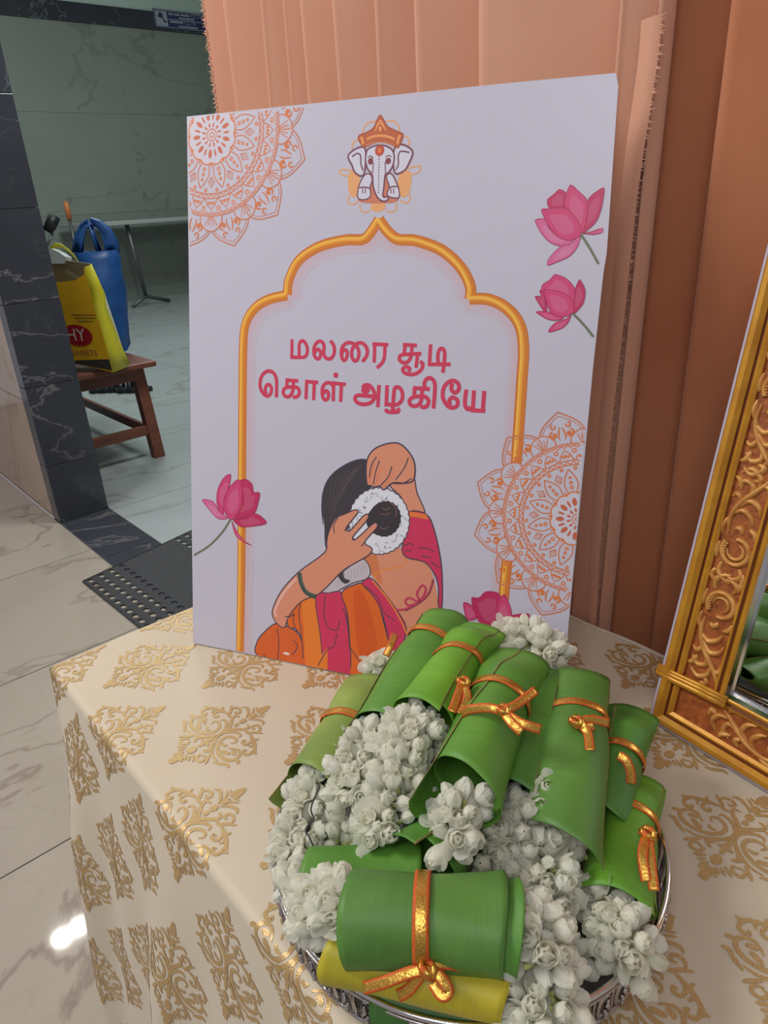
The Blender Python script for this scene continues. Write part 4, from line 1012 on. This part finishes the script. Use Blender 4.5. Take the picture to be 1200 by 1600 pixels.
# loose dark thread over the left flowers
th_ = [atz(*p) for p in ((500,1228,.905), (486,1262,.898), (490,1280,.894), (478,1295,.888), (485,1312,.884), (493,1330,.878))]
b = MB(); b.tube(catmull([tuple(p) for p in th_], 6), .0008, 6); tag(b.build('thread', 'thread', None, True), 'loose dark thread hanging over the white flowers at left', 'thread')

# ------------------------------------------------------------------ far room: stool, bags, sandals, table, mat, sign
SX1, SY1, SZ = -4.15, 1.73, .60; SW, SD = 1.40, .50
st = empty('wooden_stool', (SX1-SW/2, SY1-SD/2, 0)); tag(st, 'reddish brown wooden stool behind the doorway with bags on it', 'stool')
def sbox(nm, a, c, bev=.004):
    q = MB(); q.box(a, c, 0, bev); return q.build(nm, 'wood', st)
hw, hd = SW/2, SD/2
sbox('seat', (-hw-.04, -hd-.04, SZ-.032), (hw+.04, hd+.04, SZ), .006)
for x in (-1, 1):
    for y in (-1, 1):
        q = MB(); cx, cy = x*(hw-.03), y*(hd-.03); t = .033; rows = []
        for z, k in ((0, 1.0), (SZ-.032, .93)): rows.append([(cx*k*1.0+dx*t, cy*k+dy*t, z) for dx, dy in ((-1, -1), (1, -1), (1, 1), (-1, 1))])
        q.grid(rows, 0, True); q.f.append((3, 2, 1, 0)); q.m.append(0); q.build('leg', 'wood', st)
for y in (-1, 1): sbox('apron', (-hw+.05, y*(hd-.045)-.012, SZ-.11), (hw-.05, y*(hd-.045)+.012, SZ-.03)); sbox('stretcher', (-hw+.05, y*(hd-.035)-.014, .13), (hw-.05, y*(hd-.035)+.014, .19))
for x in (-1, 1): sbox('apron', (x*(hw-.045)-.012, -hd+.05, SZ-.11), (x*(hw-.045)+.012, hd-.05, SZ-.03)); sbox('stretcher', (x*(hw-.035)-.014, -hd+.05, .15), (x*(hw-.035)+.014, hd-.05, .21))
def onplane(px, py, O, n_): r = Vector(ray(px, py)); return Vector(C)+r*((O-Vector(C)).dot(n_)/r.dot(n_))
# yellow shopping bag
yo = atz(177, 582, SZ+.004); e1 = Vector((-.86, -.51, 0)).normalized(); e2 = Vector((-.51, .86, 0)).normalized()
yb_ = empty('shopping_bag', yo); tag(yb_, 'yellow printed shopping bag with red oval, standing on the stool', 'bag')
fp = [onplane(*p, yo, e2)-yo for p in ((177,582),(140,573),(100,563),(72,556),(60,440),(92,441),(117,438),(131,429),(132,417),(140,450),(148,485),(157,510),(167,545))]
q = MB(); q.add(fp, [tuple(range(len(fp)))]); solid(q.build('front_panel', 'yellow_bag', yb_), .002)
gp_f = [onplane(*p, yo, e2)-yo for p in ((177,582),(167,545),(157,510),(148,485),(140,450),(132,417))]
gp_b = [onplane(*p, yo, e1)-yo for p in ((204,569),(194,550),(180,515),(166,480),(164,459),(143,412))]
q = MB(); q.grid([gp_f, [(a+c)/2+e1*(-.012) for a, c in zip(gp_f, gp_b)], gp_b]); q.f.append((0, 6, 12)); q.m.append(0); solid(q.build('side_gusset', 'yellow_side', yb_, True), .002)
dep = gp_b[0].dot(e2)
bp = [p.copy() for p in gp_b]+[onplane(84, 404, yo+e2*dep, e2)-yo, onplane(60, 404, yo+e2*dep, e2)-yo, Vector(fp[3])+e2*dep]
q = MB(); q.add(bp, [tuple(range(len(bp)))]); solid(q.build('back_panel', 'bag_inside', yb_), .002)
hp = [onplane(*p, yo+e2*dep*.9, e2)-yo for p in ((78,386),(86,380),(95,381),(108,390),(118,402),(122,408))]
q = MB(); q.grid([[p, p+Vector((0, 0, -.022))+e2*.01] for p in hp]); solid(q.build('handle', 'yellow_side', yb_, True), .003)
q = MB(); wp = [onplane(*p, yo+e2*dep*.6, e2)-yo for p in ((66,396),(80,388),(92,394),(102,401),(100,412),(70,412))]
q.add(wp+[p+e2*.05+Vector((0, 0, -.01)) for p in wp], [(0,1,2,3,4,5),(11,10,9,8,7,6)]+[(i, i+6, (i+1) % 6+6, (i+1) % 6) for i in range(6)]); tag(q.build('plastic_bag', 'white_plastic'), 'white plastic packet showing in the top of the yellow bag', 'bag').location = yo
# prints on the bag front
fn = -e2
def bagprint(nm, pts, m_, h): q = MB(); q.add([onplane(*p, yo, e2)-yo+fn*h for p in pts], [tuple(range(len(pts)))]); return q.build(nm, m_, yb_)
oc, orx, ory = (121, 524), 24, 16.5
bagprint('printed_oval', [(oc[0]+orx*math.cos(a)+.12*ory*math.sin(a), oc[1]+ory*math.sin(a)+.10*orx*math.cos(a)) for a in np.linspace(0, 2*math.pi, 33)[:-1]], 'red_print', .0022)
def bagtext(body, px, py, hpx, m_, h, wid=1.0):
    me = text_mesh(body, 1.0); me.materials.append(MAT[m_]); O_ = onplane(px, py, yo, e2); sc_ = (onplane(px, py-hpx, yo, e2)-O_).length
    xa = -e1; tl = (xa*.985+Vector((0, 0, -.17))*0).normalized(); o = put('printed_lettering', me, yb_)
    o.matrix_local = Matrix.Translation(O_-yo+fn*h) @ basis((0, 0, 0), tl*sc_*wid, Vector((.0, 0, 1))*sc_, fn) 
bagtext('HY', 119, 524, 27, 'white_print', .0032, 1.0); bagtext('SWEETS', 132, 552, 12, 'purple_print', .0024, 1.15)
for k, (x0, x1, y) in enumerate(((112, 150, 492), (117, 150, 497), (122, 146, 502))): bagprint('printed_line', [(x0, y-.8), (x1, y-.3), (x1, y+.9), (x0, y+.5)], 'dark_print', .0022)
bagprint('printed_strip', [(98,565),(120,563),(171,561),(176,579),(140,572),(98,566)], 'dark_print', .0023)
# blue carrier bag
bo = atz(170, 551, SZ+.003)+Vector((-.04, .02, 0)); bn = Vector((bo.x, bo.y, 0)).normalized(); bs = Vector((-bn.y, bn.x, 0))
bl = empty('carrier_bag', bo); tag(bl, 'crumpled blue plastic carrier bag behind the yellow bag on the stool', 'bag')
rows = []; rr = random.Random(4)
for (xa, xb, y) in ((150,199,549),(142,203,540),(138,202,515),(134,200,482),(130,198,455),(124,192,428),(118,188,405),(117,184,392)):
    a_, c_ = onplane(xa, y, bo, bn)-bo, onplane(xb, y, bo, bn)-bo; m_ = (a_+c_)/2; hw_ = (c_-a_).length/2; row = []
    for k in range(28):
        an = 2*math.pi*k/28; w_ = 1+.05*math.sin(an*5+y*.13)+.03*math.sin(an*9+y*.4)
        row.append(m_+bs*(-1 if (c_-a_).dot(bs) < 0 else 1)*math.cos(an)*hw_*w_+bn*math.sin(an)*.11*w_*(1 if y > 410 else .6))
    rows.append(row)
q = MB(); q.grid(rows, 0, True); q.f.append(tuple(range(28))); q.m.append(0); solid(q.build('bag_body', 'blue_bag', bl, True), .001)
for pts, ws in (([(121,396),(124,372),(131,354),(140,347)], (11, 10, 8, 7)), ([(176,396),(174,380),(166,362),(154,350),(140,346)], (15, 15, 12, 9, 8)), ([(140,346),(146,370),(156,396)], (6, 5, 6))):
    k_ = .0058; Pp = [onplane(*p, bo, bn)-bo for p in pts]
    rws = []
    for i, p in enumerate(Pp):
        t = (Pp[min(i+1, len(Pp)-1)]-Pp[max(i-1, 0)]).normalized(); w_ = t.cross(bn).normalized()*ws[i]*k_/2*1.0
        rws.append([p+w_, p+w_*.5+bn*.03, p-w_*.5-bn*.02, p-w_])
    q = MB(); q.grid(rws); solid(q.build('handle', 'blue_bag', bl, True), .002)
# folded black umbrella behind the pillar edge
uo = Vector((SX1-.58, SY1-SD+.15, SZ)); up_ = onplane(73, 385, uo, Vector((uo.x, uo.y, 0)).normalized()); uh = onplane(80, 350, uo, Vector((uo.x, uo.y, 0)).normalized())
um = empty('folded_umbrella', (up_.x, up_.y, SZ+.004)); tag(um, 'dark umbrella handle peeking past the black pillar above the yellow bag', 'umbrella')
lo = lambda p: Vector(p)-Vector((up_.x, up_.y, SZ+.004))
q = MB(); q.tube([Vector((0, 0, .006)), Vector((0, 0, .1)), lo(up_)-Vector((0, 0, .12))], [.018, .03, .02], 10); q.build('folded_canopy', 'sandal', um, True)
q = MB(); q.tube([lo(up_)-Vector((0, 0, .14)), lo(up_), lo(uh)-Vector((0, 0, .05))], .008, 8); q.build('shaft', 'grey_metal', um, True)
q = MB(); q.tube([lo(onplane(74, 362, uo, Vector((uo.x, uo.y, 0)).normalized())), lo(uh), lo(onplane(86, 337, uo, Vector((uo.x, uo.y, 0)).normalized()))], [.03, .036, .034], 8); q.build('handle', 'sandal', um, True)
# sandals
def sandal(px, py, rz, label):
    p = atz(px, py, .0); r_ = empty('sandal', (p.x, p.y, .001), rz); tag(r_, label, 'sandal', 'pair of dark sandals')
    sole = [(.16*math.cos(a), (.055+.012*math.cos(a))*math.sin(a)) for a in np.linspace(0, 2*math.pi, 21)[:-1]]; q = MB(); n = 20
    q.add([(x, y, 0) for x, y in sole]+[(x, y, .035) for x, y in sole], [tuple(range(n))[::-1], tuple(range(n, 2*n))]+[(i, (i+1) % n, (i+1) % n+n, i+n) for i in range(n)]); q.build('sole', 'sandal', r_)
    for x0, wv, h in ((.06, .055, .075), (-.02, .04, .09), (-.10, .03, .10)):
        q = MB(); q.grid([[(x0+dx, .066*math.cos(a), .03+h*math.sin(a)*.9) for a in np.linspace(0, math.pi, 11)] for dx in (-wv/2, wv/2)]); solid(q.build('strap', 'sandal', r_, True), .006)
sandal(168, 612, .9, 'left dark strapped sandal on the floor behind the stool'); sandal(210, 612, .9, 'right dark strapped sandal on the floor beside the stool leg')
# folding table against the far wall
tz = atx(220, 343, -11.7).z; ta = atx(128, 352, -11.5); tbk = 7.2
ft = empty('folding_table', (-12.0, (ta.y+tbk)/2, 0)); tag(ft, 'long grey folding table against the far tiled wall', 'table'); ly = (tbk-ta.y)/2
q = MB(); q.box((-.5, -ly, tz-.06), (.45, ly, tz), 0, .01); q.build('table_top', 'laminate', ft)
for y in (-ly+.25, ly-.4):
    yy = atx(207, 400, -11.7).y-(ta.y+tbk)/2 if y < 0 else y
    q = MB(); q.tube([(.3, yy, tz-.06), (.3, yy+.1, .12)], .035, 8); q.build('leg', 'grey_metal', ft, True)
    q = MB(); q.tube([(.42, yy-.2, .02), (.3, yy+.1, .14), (.3, yy+.5, .02)], .03, 8); q.build('foot', 'grey_metal', ft, True)
# orange-tipped pole
pp = atx(120, 395, -11.2); pt = atx(120, 314, -11.2); pm = atx(120, 342, -11.2)
pl = empty('mop_pole', (pp.x, pp.y, 0)); tag(pl, 'thin grey pole with orange grip standing behind the blue bag', 'pole')
q = MB(); q.tube([(0, 0, .0), (0, 0, pm.z)], .022, 8); q.build('shaft', 'grey_metal', pl, True); q = MB(); q.tube([(0, 0, pm.z), (0, 0, pt.z)], [.04, .034], 8); q.build('grip', 'orange_paint', pl, True)
# perforated rubber mat
mo = empty('rubber_mat', (-2.86, .735, .0025)); mo.rotation_euler.z = math.radians(2); tag(mo, 'black perforated rubber door mat lying across the threshold', 'mat')
q = MB(); cw, ch = .052, .050; nx, ny = 26, 13; H = .004
for i in range(nx):
    for j in range(ny):
        sk = -.16*(j*ch); x0, y0 = i*cw+sk, j*ch; lift = 0
        cor = [(x0, y0), (x0+cw/2, y0), (x0+cw, y0), (x0+cw-.08*ch, y0+ch/2), (x0+cw-.16*ch, y0+ch), (x0+cw/2-.16*ch, y0+ch), (x0-.16*ch, y0+ch), (x0-.08*ch, y0+ch/2)]
        if j < 4 or j > ny-5:
            cx, cy = x0+cw/2-.08*ch, y0+ch/2
            ell = [(cx+.0175*math.cos(a), cy+.0130*math.sin(a)) for a in (math.radians(225), math.radians(270), math.radians(315), 0, math.radians(45), math.radians(90), math.radians(135), math.pi)]
            o_ = len(q.v); q.v += [(x, y, H) for x, y in cor]+[(x, y, H) for x, y in ell]+[(x, y, .0005) for x, y in ell]
            for k in range(8): q.f += [(o_+k, o_+(k+1) % 8, o_+8+(k+1) % 8, o_+8+k), (o_+8+k, o_+8+(k+1) % 8, o_+16+(k+1) % 8, o_+16+k)]; q.m += [0, 0]
        else:
            o_ = len(q.v); q.v += [(x, y, H) for x, y in cor]; q.f.append(tuple(range(o_, o_+8))); q.m.append(0)
q.build('perforated_sheet', 'rubber', mo)
q = MB(); w_, h_ = nx*cw, ny*ch; sk = -.16*h_; q.tube([(0, 0, .003), (w_, 0, .003), (w_+sk, h_, .003), (sk, h_, .003)], .0045, 8, 0, True); q.build('raised_edge', 'rubber', mo)
# surveillance sign on the dark band of the far wall
s0, s1, s2 = atx(238, 13, XF+.022), atx(304, 20, XF+.022), atx(241, 42, XF+.022)
sy, sz = s1.y-s0.y+.35, s0.z-s2.z; sg = empty('wall_sign', (XF+.022, s0.y, s2.z)); tag(sg, 'small dark blue surveillance camera sign on the black wall band', 'sign')
def srect(nm, y0, z0, y1, z1, m_, h, t=.004):
    q = MB(); q.box((h, y0*sy, z0*sz), (h+t, y1*sy, z1*sz)); return q.build(nm, m_, sg)
srect('panel', 0, 0, 1, 1, 'sign_blue', 0, .006); srect('border', .01, .04, .99, .07, 'sign_grey', .006, .002); srect('border', .01, .93, .99, .96, 'sign_grey', .006, .002); srect('border', .01, .04, .018, .96, 'sign_grey', .006, .002)
srect('pictogram_field', .03, .10, .21, .90, 'sign_grey', .006, .002); srect('divider', .22, .48, .98, .52, 'sign_grey', .006, .002)
q = MB(); q.add([(.010, y*sy, z*sz) for y, z in ((.055,.60),(.10,.86),(.135,.78),(.15,.62),(.12,.50))], [(0,1,2,3,4)]); q.add([(.010, y*sy, z*sz) for y, z in ((.13,.52),(.15,.56),(.165,.40),(.19,.42),(.19,.30),(.155,.28))], [(0,1,2,3,4,5)]); q.build('pictogram', 'sign_blue', sg)
for (y0, y1, z, t) in ((.24,.31,.80,.10),(.33,.42,.80,.10),(.44,.58,.80,.10),(.40,.66,.62,.08),(.25,.46,.38,.10),(.38,.70,.16,.08)): srect('printed_line', y0, z-t/2, y1, z+t/2, 'sign_grey', .006, .002)
for body, y, z in (('CCTV', .70, .80), ('CCTV', .58, .38)):
    me = text_mesh(body, .20*sz/.35*.35*1.6); me.materials.append(MAT['sign_grey']); o = put('printed_lettering', me, sg); o.matrix_local = Matrix.Translation((.010, y*sy, z*sz)) @ basis((0, 0, 0), (0, 1, 0), (0, 0, 1), (1, 0, 0))
